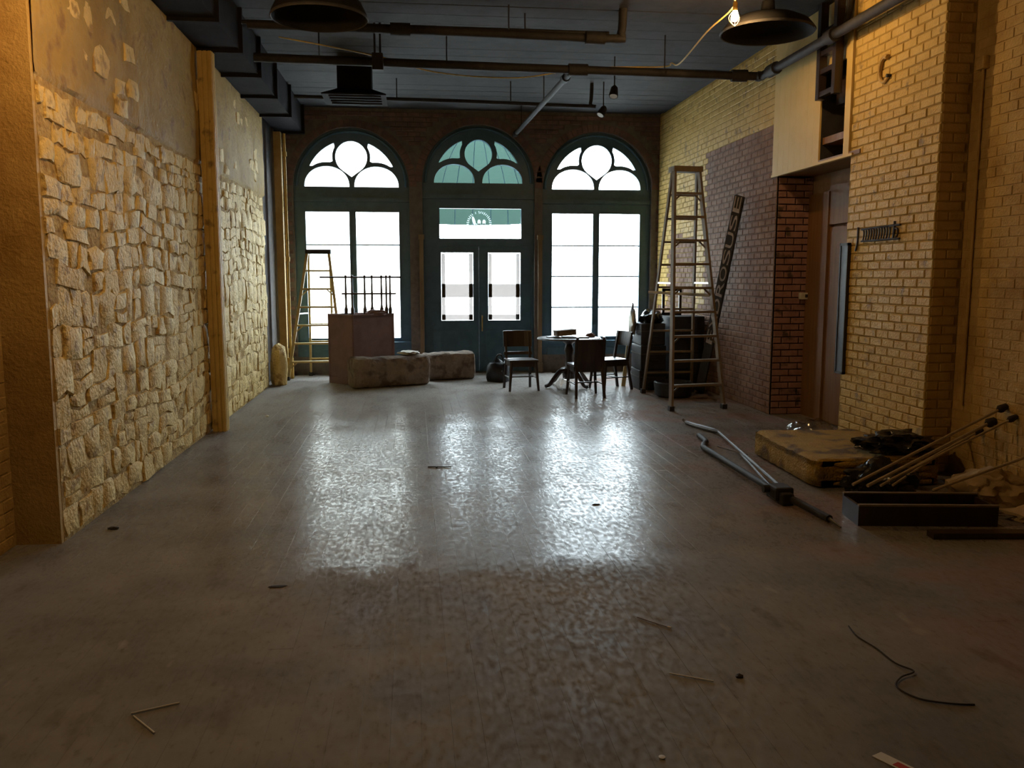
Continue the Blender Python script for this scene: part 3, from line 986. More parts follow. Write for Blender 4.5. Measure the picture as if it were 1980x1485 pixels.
# ceiling duct drop with flared diffuser
t = thing('ceiling_diffuser', 'dark square duct drop with a flared diffuser near the left window', 'vent', (-0.72, 11.6, 3.9))
MB().box(-0.93, -0.50, 11.42, 11.80, 4.02, 4.41).build('drop_box', DUCT, t)
mb = MB()
for (hx, hy, zz) in ((0.215, 0.19, 4.02), (0.40, 0.36, 3.93), (0.40, 0.36, 3.915)):
    mb.v += [(-0.715 + sx * hx, 11.61 + sy * hy, zz) for sx, sy in ((-1, -1), (1, -1), (1, 1), (-1, 1))]
for k in range(2):
    for q in range(4):
        mb.f.append((k * 4 + q, k * 4 + (q + 1) % 4, k * 4 + 4 + (q + 1) % 4, k * 4 + 4 + q))
mb.f.append((8, 9, 10, 11))
mb.build('flared_skirt', DUCT, t)
for k in range(4):
    MB().box(-1.05 + 0.02, -0.38, 11.31 + k * 0.16, 11.33 + k * 0.16, 3.90, 3.915).build('louvre', DUCT, t)
# vertical conduit and box by the first cross pipe
t = thing('junction_box', 'dark junction box on two short conduits left of the centre ceiling', 'box', (-0.36, 9.95, 3.88))
MB().bbox(-0.42, -0.30, 9.84, 9.92, 3.90, 4.08, 0.006).build('box_body', DMET, t)
for x in (-0.39, -0.33):
    MB().tube([(x, 9.88, 4.07), (x, 9.88, 4.41)], 0.012, 8).build('conduit_stub', DMET, t)

# large dark dome shades hanging from the ceiling
def dome(name, label, c, rad, h):
    t = thing(name, label, 'pendant lamp', c, group='large dark dome pendants')
    prof = [(rad, 0), (rad * 0.985, h * 0.12), (rad * 0.88, h * 0.42), (rad * 0.62, h * 0.74), (rad * 0.30, h * 0.95), (0.07, h), (0.06, h + 0.10), (0.0, h + 0.10)]
    pin = [(r_ * 0.975, z_ - 0.008) for r_, z_ in prof[:5]][::-1]
    MB().lathe([(0.0, h * 0.93)] + pin + prof, c, 40).build('dome_shade', DOME, t, smooth=True)
    MB().lathe([(rad * 1.0, -0.012), (rad * 1.02, 0.0), (rad * 1.0, 0.012), (rad * 0.97, 0.0), (rad * 1.0, -0.012)], c, 40).build('rim', DMET, t, smooth=True)
    MB().tube([(c[0], c[1], c[2] + h + 0.08), (c[0], c[1], ZC)], 0.016, 8).build('stem', DMET, t)
    return t
dome('dome_pendant', 'large dark dome pendant beside the lit bare bulb near the right wall', (3.48, 8.45, 4.03), 0.45, 0.19)
dome('dome_pendant', 'large dark dome pendant at the top edge left of centre', (-0.70, 7.1, 3.65), 0.37, 0.26)

# string of bare bulbs on an orange cord
def bulb(label, c, power):
    t = thing('string_bulb', label, 'light bulb', c, group='bare bulbs of the string light')
    MB().lathe([(0.0, 0.0), (0.022, 0.006), (0.033, 0.03), (0.034, 0.05), (0.024, 0.085), (0.015, 0.105), (0.0, 0.105)], (c[0], c[1], c[2] - 0.05), 10).build('bulb_glass', emit_mat('bulb_glow_%d' % power, (1.0, 0.61, 0.25), power), t, smooth=True)
    MB().lathe([(0.0, 0.0), (0.022, 0.0), (0.022, 0.07), (0.012, 0.085), (0.0, 0.085)], (c[0], c[1], c[2] + 0.045), 12).build('socket', CORD, t, smooth=True)
    for k in range(4):
        a = math.pi * k / 4 + 0.4
        pts = [(c[0] + 0.055 * math.sin(math.pi * j / 10) * math.cos(a) * (1 if True else 0), c[1] + 0.055 * math.sin(math.pi * j / 10) * math.sin(a), c[2] + 0.06 - 0.15 * j / 10) for j in range(11)]
        MB().tube(pts, 0.0018, 5).build('guard_wire', CORD, t)
    return t
B1 = (2.98, 8.00, 4.04)
B2 = (-1.10, 4.9, 3.47)
bulb('lit bare bulb glowing by the dome pendant near the right wall', B1, 820)
bulb('lit bare bulb of the string light over the near floor', B2, 1330)
cord = smoothpath([(-1.5, 2.2, 4.3), (-1.2, 4.2, 4.05), (B2[0], B2[1], B2[2] + 0.13), (0.6, 5.7, 4.1), (1.9, 6.4, 4.25), (2.5, 7.4, 4.22), (B1[0], B1[1], B1[2] + 0.13), (2.92, 8.6, 4.06), (2.90, 9.4, 3.95), (2.94, 9.86, 4.06), (2.90, 10.08, 4.07), (2.2, 10.5, 4.14), (1.8, 10.7, 4.12), (1.2, 10.7, 4.04), (0.3, 10.6, 4.06), (-0.4, 10.15, 4.12), (-1.4, 9.8, 4.2)], 8)
tag(MB().tube(cord, 0.008, 6).build('string_light_cord', CORD, smooth=True), 'orange cord of the string light looped under the ceiling', 'cord')

# two small adjustable spot heads
def spot(label, c, aim):
    t = thing('ceiling_spot', label, 'spotlight', c, group='small ceiling spotlights')
    MB().tube([(c[0], c[1], c[2] + 0.05), (c[0], c[1], ZC)], 0.009, 6).build('stem', DMET, t)
    d = Vector(aim).normalized()
    p = Vector(c)
    MB().tube([p - d * 0.05, p - d * 0.02, p + d * 0.09, p + d * 0.10], [0.02, 0.045, 0.06, 0.06], 12).build('lamp_head', DMET, t, smooth=True)
    MB().tube([p + d * 0.098, p + d * 0.104], 0.048, 12).build('lens', WHT, t)
    return t
spot('small spotlight on a stem hanging below the cross pipe', (2.55, 11.0, 4.0), (-0.2, -0.4, -1))
spot('small spotlight hanging nearest the right window', (2.72, 12.4, 4.02), (-0.6, -0.3, -1))

# dark timber hanger frame in front of the boarding gap
t = thing('hanger_frame', 'dark upright timber frame fixed to the ceiling by the cream boarding', 'frame', (4.17, 8.55, 3.45))
for y in (8.70, 8.36):
    MB().box(4.135, 4.215, y - 0.035, y + 0.035, 3.45, 4.41).build('upright', DWOOD, t)
for zz in (3.50, 3.72, 3.90, 4.10):
    MB().box(4.145, 4.205, 8.395, 8.665, zz - 0.025, zz + 0.025).build('cross_block', DWOOD, t)
MB().tube(smoothpath([(4.19, 8.2, 4.40), (4.18, 8.18, 4.2), (4.17, 8.24, 4.02)], 5), 0.03, 8).build('bent_strap', DMET, t, smooth=True)

# ================================================================== ON THE LEFT
# fluted ochre post standing against the stone wall
t = thing('wall_post', 'fluted ochre timber post standing against the stone wall', 'post', (-2.06, 9.48, 0))
MB().box(-2.17, -2.035, 9.41, 9.55, 0, 3.94).build('shaft', YEL, t)
for k in range(3):
    x = -2.15 + k * 0.048
    MB().box(x, x + 0.03, 9.395, 9.41, 0, 3.94).build('fillet', YEL, t)
for k in range(2):
    y = 9.425 + k * 0.065
    MB().box(-2.035, -2.02, y, y + 0.04, 0, 3.94).build('fillet', YEL, t)
# pipe box and thin pipe in the corner
t = thing('corner_downpipe', 'tan pipe casing with a thin pipe in the left street corner', 'pipe', (-2.12, 14.3, 0))
MB().box(-2.17, -2.06, 14.22, 14.36, 0, 3.92).build('casing', YELN, t)
MB().tube([(-2.01, 14.28, 0.02), (-2.01, 14.28, 3.9)], 0.022, 10).build('thin_pipe', YEL, t, smooth=True)
for zz in (3.55, 1.9, 0.42):
    MB().tube([(-2.01, 14.28, zz), (-2.01, 14.28, zz + 0.07)], 0.034, 10).build('coupling', YEL, t, smooth=True)
MB().bbox(-2.09, -1.97, 14.24, 14.32, 0.0, 0.34, 0.012).build('foot_box', YEL, t)
# standing stone stub at the end of the stone wall
tag(MB().lump((-2.08, 13.45, 0), (0.13, 0.16, 0.42), 4, 0.2).build('stone_stub', STO, smooth=True), 'rough stone stub at the foot of the stone wall end', 'stone')

def stepladder(name, label, ff, rf, top, H, nstep, rail, step, wf_, cap, rear_n):
    """ff: (left,right) front feet, rf: rear feet, top: (left,right) at cap height (front), rear tops slightly behind"""
    base = ((ff[0][0] + rf[1][0]) / 2, (ff[0][1] + rf[1][1]) / 2, 0)
    t = thing(name, label, 'ladder', base)
    fl_, fr_ = [Vector((*p, 0)) for p in ff]
    rl_, rr_ = [Vector((*p, 0)) for p in rf]
    tl, tr = [Vector((*p, H)) for p in top]
    back = ((rl_ + rr_) / 2 - (fl_ + fr_) / 2).normalized() * 0.10
    for a, b in ((fl_, tl), (fr_, tr)):
        MB().beam(a, b, wf_, 0.075, up=(fr_ - fl_).cross(Vector((0, 0, 1)))).build('front_rail', rail, t)
    for a, b in ((rl_, tl + back), (rr_, tr + back)):
        MB().beam(a, b, wf_ * 0.8, 0.05, up=(fr_ - fl_).cross(Vector((0, 0, 1)))).build('rear_rail', rail, t)
    for a in (fl_, fr_, rl_, rr_):
        MB().box(a.x - 0.03, a.x + 0.03, a.y - 0.045, a.y + 0.045, 0, 0.06).build('foot', DMET, t)
    dirx = (tr - tl).normalized()
    c = (tl + tr) / 2 + back * 0.5
    M = Matrix.Translation(c) @ Matrix(((dirx.x, -dirx.y, 0), (dirx.y, dirx.x, 0), (0, 0, 1))).to_4x4()
    w = (tr - tl).length / 2 + 0.03
    MB().bbox(-w, w, -0.10, 0.10, -0.02, 0.05, 0.008, M).build('top_cap', cap, t)
    for k in range(1, nstep + 1):
        f = k / (nstep + 1)
        a, b = fl_.lerp(tl, f), fr_.lerp(tr, f)
        st = MB().beam(a, b, 0.085, 0.028, up=(0, 0, 1)).build('step', step, t)
        if k % 2 == 1:
            q = (b - a).normalized()
            for p, sg in ((a, 1), (b, -1)):
                sub('corner_brace', MB().beam(p + Vector((0, 0, -0.10)), p + q * sg * 0.10 + Vector((0, 0, -0.01)), 0.012, 0.02), step, st)
    for k in range(1, rear_n + 1):
        f = k / (rear_n + 1)
        a, b = rl_.lerp(tl + back, f), rr_.lerp(tr + back, f)
        MB().beam(a, b, 0.03, 0.026).build('rear_bar', step, t)
    for f in (0.52,):
        for a, b, c2, d2 in ((fl_, tl, rl_, tl + back), (fr_, tr, rr_, tr + back)):
            MB().beam(a.lerp(b, f), c2.lerp(d2, f), 0.012, 0.022).build('spreader', ALU, t)
    return t
stepladder('step_ladder', 'tall wooden step ladder standing by the right wall', ((3.15, 10.24), (3.87, 10.36)), ((3.24, 11.90), (3.96, 11.93)),
           ((3.36, 11.02), (3.70, 11.06)), 3.02, 9, LADW, LADW, 0.03, LADW, 9)
stepladder('step_ladder', 'yellow step ladder standing in front of the left window', ((-2.03, 14.02), (-1.14, 14.06)), ((-1.74, 14.66), (-1.36, 14.66)),
           ((-1.70, 14.27), (-1.36, 14.27)), 2.04, 6, LADY, LADY, 0.042, DMET, 6)

# red-brown box counter with spindle rack on it
t = thing('box_counter', 'red-brown boxed counter standing before the left window', 'counter', (-0.84, 13.5, 0))
pA, pB, pC, pD = Vector((-1.33, 13.66, 0)), Vector((-0.93, 13.24, 0)), Vector((-0.33, 13.70, 0)), Vector((-0.73, 14.12, 0))
def panel(a, b, z0, z1, th=0.025):
    d = (b - a).normalized()
    n_ = Vector((-d.y, d.x, 0)) * th
    return MB().poly([a + Vector((0, 0, z0)), b + Vector((0, 0, z0)), b + n_ + Vector((0, 0, z0)), a + n_ + Vector((0, 0, z0))], (0, 0, z1 - z0))
for a, b in ((pA, pB), (pB, pC), (pC, pD), (pD, pA)):
    panel(a, b, 0.0, 1.08).build('side_panel', CRATE, t)
MB().poly([p + Vector((0, 0, 1.03)) for p in (pA, pB, pC, pD)], (0, 0, 0.02)).build('inner_shelf', CRATE, t)
for p in (pA, pB, pC):
    MB().box(p.x - 0.012, p.x + 0.012, p.y - 0.012, p.y + 0.012, 0, 1.085).build('corner_strip', CRATE, t)
for a, b in ((pA, pB), (pB, pC)):
    MB().beam(a + Vector((0, 0, 0.05)), b + Vector((0, 0, 0.05)), 0.03, 0.10).build('plinth', CRATE, t)
t = thing('spindle_rack', 'rack of turned spindles with two rails standing on the boxed counter', 'rack', (-0.75, 13.45, 1.05))
p0, p1 = Vector((-1.10, 13.66, 0)), Vector((-0.36, 13.74, 0))
for k, f in enumerate((0.06, 0.19, 0.45, 0.60, 0.80, 0.90, 0.98)):
    p = p0.lerp(p1, f)
    prof = [(0.0, 0), (0.020, 0), (0.022, 0.10), (0.014, 0.13), (0.011, 0.18), (0.013, 0.34), (0.010, 0.50), (0.010, 0.585), (0.016, 0.60), (0.012, 0.625), (0.0, 0.63)]
    MB().lathe([(q * 1.35, z_) for q, z_ in prof], (p.x, p.y, 1.05), 10).build('spindle', DWOOD, t, smooth=True)
e = (p1 - p0).normalized()
MB().tube([p0 - e * 0.35 + Vector((0, 0, 1.645)), p1 + e * 0.16 + Vector((0, 0, 1.645))], 0.014, 8).build('top_rail', DWOOD, t)
MB().beam(p0 - e * 0.02 + Vector((0, -0.015, 1.39)), p1 + e * 0.08 + Vector((0, -0.015, 1.39)), 0.04, 0.026).build('lower_rail', DWOOD, t)
# mixed offcuts in the counter behind the spindles
tag(MB().lump((-0.60, 13.58, 1.05), (0.16, 0.07, 0.06), 8, 0.4).build('cloth_scrap', CRATE, smooth=True), 'crumpled brown scrap lying in the top of the boxed counter', 'cloth')

# two long rough blocks
def block(name, label, p, q, w, h, seed):
    """long rough beam on the floor from p to q (centre line of the front face), depth w to the back"""
    a, b = Vector((*p, 0)), Vector((*q, 0))
    L_ = (b - a).length
    e_ = (b - a).normalized()
    n_ = Vector((-e_.y, e_.x, 0))
    mb = MB()
    nu, nv = 36, 24
    prof = []
    rad = 0.07
    for k in range(nv):
        ang = 2 * math.pi * k / nv
        cx_, cz_ = math.cos(ang), math.sin(ang)
        m_ = max(abs(cx_), abs(cz_))
        sq = (abs(cx_) ** 5 + abs(cz_) ** 5) ** (-0.2)
        prof.append((cx_ * sq * w / 2, cz_ * sq * h / 2))
    for i in range(nu + 1):
        for (x_, z_) in prof:
            f = i / nu
            end = 1 - 0.12 * (max(0, abs(f - 0.5) * 2 - 0.94) / 0.06) ** 2
            pt = a + e_ * (f * L_) + n_ * (w / 2 + x_ * end) + Vector((0, 0, h / 2 + z_ * end))
            d_ = noise.noise(pt * 4 + Vector((seed, 0, 0))) * 0.025 + noise.noise(pt * 11 + Vector((seed, 3, 0))) * 0.010
            pt += n_ * (d_ * math.copysign(1, x_)) + Vector((0, 0, d_ * (1 if z_ > 0 else 0.0)))
            pt.z = max(pt.z, 0.0)
            mb.v.append(tuple(pt))
    for i in range(nu):
        for k in range(nv):
            a_, b_ = i * nv + k, i * nv + (k + 1) % nv
            mb.f.append((a_, b_, b_ + nv, a_ + nv))
    mb.f.append(tuple(range(nv)))
    mb.f.append(tuple(nu * nv + k for k in range(nv))[::-1])
    return tag(mb.build(name, GREYB, smooth=True), label, 'block')
block('rough_block', 'long rough grey-brown block lying against the boxed counter, nearest', (-0.88, 12.72), (0.24, 13.18), 0.36, 0.46, 1)
block('rough_block', 'long rough grey-brown block lying behind in line with the street doors', (0.20, 13.62), (0.98, 13.86), 0.40, 0.44, 6)
tag(MB().lump((-0.10, 13.30, 0.472), (0.16, 0.11, 0.035), 2, 0.5).build('white_rag', WHT, smooth=True), 'small crumpled white rag on the nearest rough block', 'rag')
# black bag by the door
t = thing('black_bag', 'slumped black bag on the floor in front of the street doors', 'bag', (1.32, 13.5, 0))
MB().lump((1.32, 13.5, 0), (0.19, 0.16, 0.22), 3, 0.3).build('sack', BLKM, t, smooth=True)
MB().tube(smoothpath([(1.26, 13.5, 0.30), (1.30, 13.47, 0.42), (1.36, 13.47, 0.42), (1.40, 13.5, 0.29)], 5), 0.012, 6).build('strap', BLKM, t, smooth=True)

# ================================================================== TABLE AND CHAIRS
def chair(label, loc, rz, style):
    """local: faces -Y (front edge at -y), back at +y"""
    t = thing('cafe_chair', label, 'chair', loc, rz, group='dark wooden chairs round the pedestal table')
    MB().bbox(-0.215, 0.215, -0.215, 0.20, 0.425, 0.455, 0.010).build('seat', DWOOD, t, local=True)
    MB().box(-0.19, 0.19, -0.19, -0.17, 0.355, 0.425).box(-0.19, 0.19, 0.16, 0.18, 0.355, 0.425).box(-0.19, -0.17, -0.17, 0.16, 0.355, 0.425).box(0.17, 0.19, -0.17, 0.16, 0.355, 0.425).build('apron', DWOOD, t, local=True)
    for sx in (-1, 1):
        MB().tube([(sx * 0.18, -0.18, 0.43), (sx * 0.215, -0.215, 0.0)], [0.026, 0.018], 8).build('leg', DWOOD, t, local=True)
        MB().beam((sx * 0.18, 0.18, 0.43), (sx * 0.20, 0.26, 0.0), 0.034, 0.034, up=(0, 1, 0)).build('leg', DWOOD, t, local=True)
        MB().beam((sx * 0.18, 0.18, 0.43), (sx * 0.185, 0.255, 0.84), 0.032, 0.034, up=(0, 1, 0)).build('back_post', DWOOD, t, local=True)
        MB().tube([(sx * 0.20, -0.20, 0.19), (sx * 0.19, 0.225, 0.19)], 0.010, 6).build('stretcher', DWOOD, t, local=True)
    MB().tube([(-0.20, 0.0, 0.19), (0.20, 0.0, 0.19)], 0.010, 6).build('stretcher', DWOOD, t, local=True)
    def curved(z0, z1, th=0.018):
        mb = MB()
        pts = []
        for k in range(9):
            x = -0.215 + 0.43 * k / 8
            pts.append((x, 0.235 + 0.045 * (1 - (x / 0.215) ** 2)))
        ring = [(x, y) for x, y in pts] + [(x, y + th) for x, y in pts[::-1]]
        mb.poly([(x, y + (z0 - 0.8) * 0.18, z0) for x, y in ring], (0, (z1 - z0) * 0.18, z1 - z0))
        return mb
    if style == 'solid':
        curved(0.37, 0.81).build('back_panel', DWOOD, t, local=True)
    elif style == 'wide':
        curved(0.62, 0.855).build('back_panel', DWOOD, t, local=True)
        curved(0.50, 0.545).build('lower_slat', DWOOD, t, local=True)
    else:
        curved(0.64, 0.85).build('back_panel', DWOOD, t, local=True)
    return t
chair('dark wooden chair left of the table, facing into the room', (1.55, 12.48, 0), R(6), 'wide')
chair('dark wooden chair in front of the table with its back to the viewer', (2.36, 11.70, 0), R(184), 'solid')
chair('dark wooden chair right of the table, turned side-on to it', (2.87, 12.42, 0), R(-72), 'narrow')

t = thing('pedestal_table', 'dark pedestal table with clawed feet before the right window', 'table', (2.32, 12.78, 0))
MB().lathe([(0.0, 0), (0.47, 0), (0.485, 0.012), (0.475, 0.028), (0.0, 0.028)], (2.32, 12.78, 0.715), 40).build('table_top', DWOOD, t, smooth=True)
MB().lathe([(0.0, 0.12), (0.09, 0.12), (0.10, 0.20), (0.055, 0.26), (0.05, 0.45), (0.075, 0.55), (0.05, 0.64), (0.11, 0.69), (0.16, 0.715), (0.0, 0.715)], (2.32, 12.78, 0), 20).build('pedestal', DWOOD, t, smooth=True)
for k in range(4):
    a = R(28 + 90 * k)
    pts = [(2.32 + r_ * math.cos(a), 12.78 + r_ * math.sin(a), z_) for r_, z_ in ((0.04, 0.24), (0.16, 0.24), (0.27, 0.15), (0.36, 0.055), (0.44, 0.03))]
    MB().tube(smoothpath(pts, 4), [0.042 - 0.016 * i / 16 for i in range(17)], 8).build('claw_foot', DWOOD, t, smooth=True)
# table-top clutter
t = thing('small_carton', 'small tilted carton on the papers on the pedestal table', 'box', (2.28, 12.78, 0.743))
Mx = Matrix.Translation((2.26, 12.80, 0.775)) @ Matrix.Rotation(R(-4), 4, 'Y') @ Matrix.Rotation(R(8), 4, 'Z')
MB().box(-0.15, 0.15, -0.10, 0.10, 0.0, 0.075, Mx).build('carton_body', GREYB, t)
MB().box(-0.16, 0.16, -0.11, 0.11, 0.075, 0.083, Mx).build('lid', GREYB, t)
tag(MB().box(2.20, 2.58, 12.56, 12.80, 0.743, 0.762).build('flat_board', STEEL), 'flat grey board under the carton on the pedestal table', 'board')
tag(MB().box(1.98, 2.17, 12.62, 12.86, 0.743, 0.758).build('dark_tray', BLKM), 'flat dark tray at the left of the pedestal table top', 'tray')
tag(MB().box(2.12, 2.24, 12.36, 12.46, 0.743, 0.747).build('paper_sheet', WHT), 'white sheet of paper at the front of the pedestal table top', 'paper')
tag(MB().lump((2.66, 12.84, 0.743), (0.07, 0.05, 0.04), 5, 0.4).build('crumpled_cloth', CRATE, smooth=True), 'crumpled dark red cloth on the right of the pedestal table top', 'cloth')
tag(MB().lump((2.16, 12.35, 0), (0.10, 0.08, 0.11), 9, 0.5).build('plastic_bag', FILM, smooth=True), 'crumpled clear plastic bag under the pedestal table', 'bag')

# ================================================================== STACK BEHIND THE TALL LADDER
t = thing('black_cabinet', 'black cabinet against the right wall behind the tall ladder', 'cabinet', (3.93, 12.40, 0))
MB().bbox(3.68, 4.20, 12.12, 12.70, 0.02, 1.08, 0.008).build('cabinet_body', BLKM, t)
MB().box(3.71, 4.17, 12.10, 12.12, 0.56, 1.04).build('door_panel', BLKM, t)
MB().box(3.71, 4.17, 12.10, 12.12, 0.08, 0.54).build('door_panel', BLKM, t)
for x in (3.72, 4.16):
    for y in (12.18, 12.64):
        MB().box(x - .02, x + .02, y - .02, y + .02, 0, 0.025).build('foot', BLKM, t)
zz = 0.0
for k, (h, wd) in enumerate(((0.30, 0.40), (0.36, 0.38), (0.32, 0.36))):
    t = thing('black_case', '%s black case stacked left of the black cabinet' % ('bottom', 'middle', 'topmost')[k], 'case', (3.462, 12.45, zz), R((0, 1, -1)[k]))
    MB().bbox(-wd / 2, wd / 2, -0.26, 0.26, 0, h - 0.004, 0.014).build('case_shell', BLKM, t, local=True)
    MB().box(-wd / 2 - .004, wd / 2 + .004, -0.264, 0.264, h * 0.62, h * 0.66).build('metal_band', STEEL, t, local=True)
    MB().tube([(-0.06, -0.26, h * 0.40), (-0.06, -0.29, h * 0.40), (0.06, -0.29, h * 0.40), (0.06, -0.26, h * 0.40)], 0.008, 6).build('handle', BLKM, t, local=True)
    zz += h
tag(MB().lump((3.48, 12.40, zz), (0.16, 0.20, 0.12), 12, 0.35).build('black_sack', BLK, smooth=True), 'glossy black plastic sack on top of the stacked cases', 'bag')
t = thing('grey_bag', 'pale grey bag hanging at the left side of the stacked cases', 'bag', (3.225, 12.52, 0.80))
MB().lump((3.225, 12.52, 0.80), (0.055, 0.10, 0.26), 7, 0.2).build('bag_body', ALU, t, smooth=True)
MB().tube(smoothpath([(3.21, 12.46, 1.16), (3.22, 12.50, 1.26), (3.24, 12.55, 1.24), (3.25, 12.58, 1.12)], 4), 0.010, 6).build('bag_handle', BLKM, t, smooth=True)
# rounded black tub at the foot of the stack
tag(MB().lathe([(0.0, 0), (0.20, 0), (0.25, 0.03), (0.27, 0.20), (0.25, 0.215), (0.23, 0.05), (0.0, 0.05)], (3.56, 11.50, 0), 28).build('round_tub', BLKM, smooth=True), 'low round black tub on the floor in front of the stacked cases', 'tub')
# leaning pale board edge left of the stack
tag(MB().poly([(3.12, 12.70, 0.0), (3.18, 12.70, 0.0), (3.26, 12.74, 0.62), (3.20, 12.74, 0.62)], (0, 0.02, 0)).build('leaning_board', LADY), 'short yellowish board leaning left of the stacked cases', 'board')
# picture frame standing on cabinet, against wall
t = thing('empty_frame', 'small dark empty frame standing on the black cabinet', 'frame', (3.86, 12.62, 1.08))
for a, b, c, d in ((3.70, 3.74, 1.08, 1.48), (3.96, 4.00, 1.08, 1.48), (3.70, 4.00, 1.08, 1.12), (3.70, 4.00, 1.44, 1.48)):
    MB().box(a, b, 12.60, 12.625, c, d).build('frame_bar', DWOOD, t)
# white pole lying across the ladder steps
tag(MB().tube([(3.18, 11.50, 1.445), (3.98, 11.20, 1.40)], 0.018, 8).build('white_pole', WHT), 'short white pole lying across the tall ladder bars', 'pole')

# sign board with letters leaning on the bare brick
t = thing('sign_board', 'long narrow black sign board with raised grey letters leaning on bare brick', 'sign', (4.0, 11.62, 0.62))
p0, p1 = Vector((4.06, 11.50, 0.72)), Vector((4.13, 10.72, 2.67))
ax = (p1 - p0).normalized()
nrm = Vector((-0.78, -0.62, 0))
nrm = (nrm - ax * nrm.dot(ax)).normalized()
sd = ax.cross(nrm).normalized()
MB().add([p + sd * (0.066 * i) + nrm * j for p in (p0 - ax * 0.75, p1) for j in (-0.02, 0.02) for i in (-1, 1)], [(0, 2, 3, 1), (4, 5, 7, 6), (0, 1, 5, 4), (1, 3, 7, 5), (3, 2, 6, 7), (2, 0, 4, 6)]).build('board', SIGNB, t)
LET = 'EXDROSUSE'
Lb = (p1 - p0).length / len(LET)
for k, ch in enumerate(LET):
    fc = bpy.data.curves.new('letter', 'FONT')
    fc.body = ch
    fc.size = 0.155
    fc.align_x = 'CENTER'
    fc.extrude = 0.004
    fo = bpy.data.objects.new('letter', fc)
    COL.objects.link(fo)
    me = bpy.data.meshes.new_from_object(fo.evaluated_get(bpy.context.evaluated_depsgraph_get()))
    bpy.data.objects.remove(fo)
    bpy.data.curves.remove(fc)
    mb = MB()
    o0 = p0 + ax * (Lb * (k + 0.5))
    vs = []
    xs = [v.co.x for v in me.vertices]
    sx = (Lb * 0.88) / (max(xs) - min(xs))
    for v in me.vertices:
        vs.append(o0 + ax * (v.co.x * sx) - sd * ((v.co.y - 0.0555) * 0.92) * -1 * -1 + nrm * (0.024 + v.co.z))
    mb.add(vs, [tuple(p.vertices) for p in me.polygons])
    bpy.data.meshes.remove(me)
    mb.build('letter', SIGNG, t)

# ================================================================== RIGHT WALL FITTINGS
# dark script-like metal sign on the pier
t = thing('metal_script_sign', 'dark metal script lettering fixed to the yellow brick pier', 'sign', (XR - 0.03, 7.5, 1.95))
xs_ = XR - 0.022
def yz(pts, r=0.008, name='stroke'):
    MB().tube([(xs_, y, z_) for y, z_ in pts], r, 6).build(name, SIGNB, t, smooth=True)
yz([(7.83, 2.095), (7.6, 2.10), (7.18, 2.105)], 0.010, 'rail')
yz([(7.83, 1.985), (7.5, 1.985), (7.18, 1.985)], 0.010, 'rail')
yz(smoothpath([(7.90, 2.12), (7.90, 2.04), (7.905, 1.97), (7.925, 1.915), (7.935, 1.90)], 4), 0.010)
for k in range(11):
    y = 7.80 - 0.045 * k
    yz(smoothpath([(y, 2.095), (y - 0.012, 2.05), (y + 0.008, 1.985)], 3), 0.007)
yz(smoothpath([(7.27, 2.14), (7.275, 2.06), (7.285, 1.985)], 4), 0.010)
yz(smoothpath([(7.25, 1.99), (7.215, 2.02), (7.225, 2.07), (7.26, 2.075)], 4), 0.008)
# iron hook ring high on the pier
t = thing('iron_hook', 'curved iron hook high on the yellow brick pier', 'hook', (XR - 0.04, 7.6, 3.4))
MB().tube([(xs_, 7.57 + 0.085 * math.cos(R(a)), 3.50 + 0.11 * math.sin(R(a))) for a in range(-140, 121, 20)], [0.012 + 0.001 * k for k in range(14)], 8).build('hook_curve', YELN, t, smooth=True)
MB().tube([(XR, 7.50, 3.43), (xs_ - 0.02, 7.50, 3.43)], 0.016, 8).build('hook_stud', DMET, t)
# blue board at pier corner
t = thing('blue_board', 'narrow dark blue board hung at the alcove corner of the pier', 'board', (XR - 0.02, 8.13, 0.70))
MB().box(XR - 0.035, XR - 0.012, 8.05, 8.20, 0.70, 1.97).build('panel', BLUEB, t)
for a, b, c, d in ((8.045, 8.065, 0.69, 1.98), (8.185, 8.205, 0.69, 1.98), (8.045, 8.205, 1.955, 1.98), (8.045, 8.205, 0.69, 0.715)):
    MB().box(XR - 0.042, XR - 0.01, a, b, c, d).build('frame_strip', SIGNB, t)
# white wall sensor in alcove
t = thing('wall_sensor', 'small white sensor box on the alcove brick', 'sensor', (4.63, 9.81, 1.38))
MB().bbox(4.555, 4.665, 9.775, 9.84, 1.385, 1.465, 0.01).build('sensor_case', WHT, t)
MB().box(4.61, 4.645, 9.768, 9.777, 1.41, 1.445).build('sensor_window', SIGNB, t)
# painted conduit on the near wall
t = thing('wall_conduit', 'thin painted conduit climbing the nearest right wall', 'pipe', (XRN - 0.015, 6.55, 0.6))
MB().tube([(XRN - 0.02, 6.55, 0.6), (XRN - 0.02, 6.55, 3.28)], 0.012, 8).build('conduit', YELN, t, smooth=True)
MB().bbox(XRN - 0.06, XRN, 6.50, 6.60, 3.27, 3.37, 0.01).build('end_box', YELN, t)

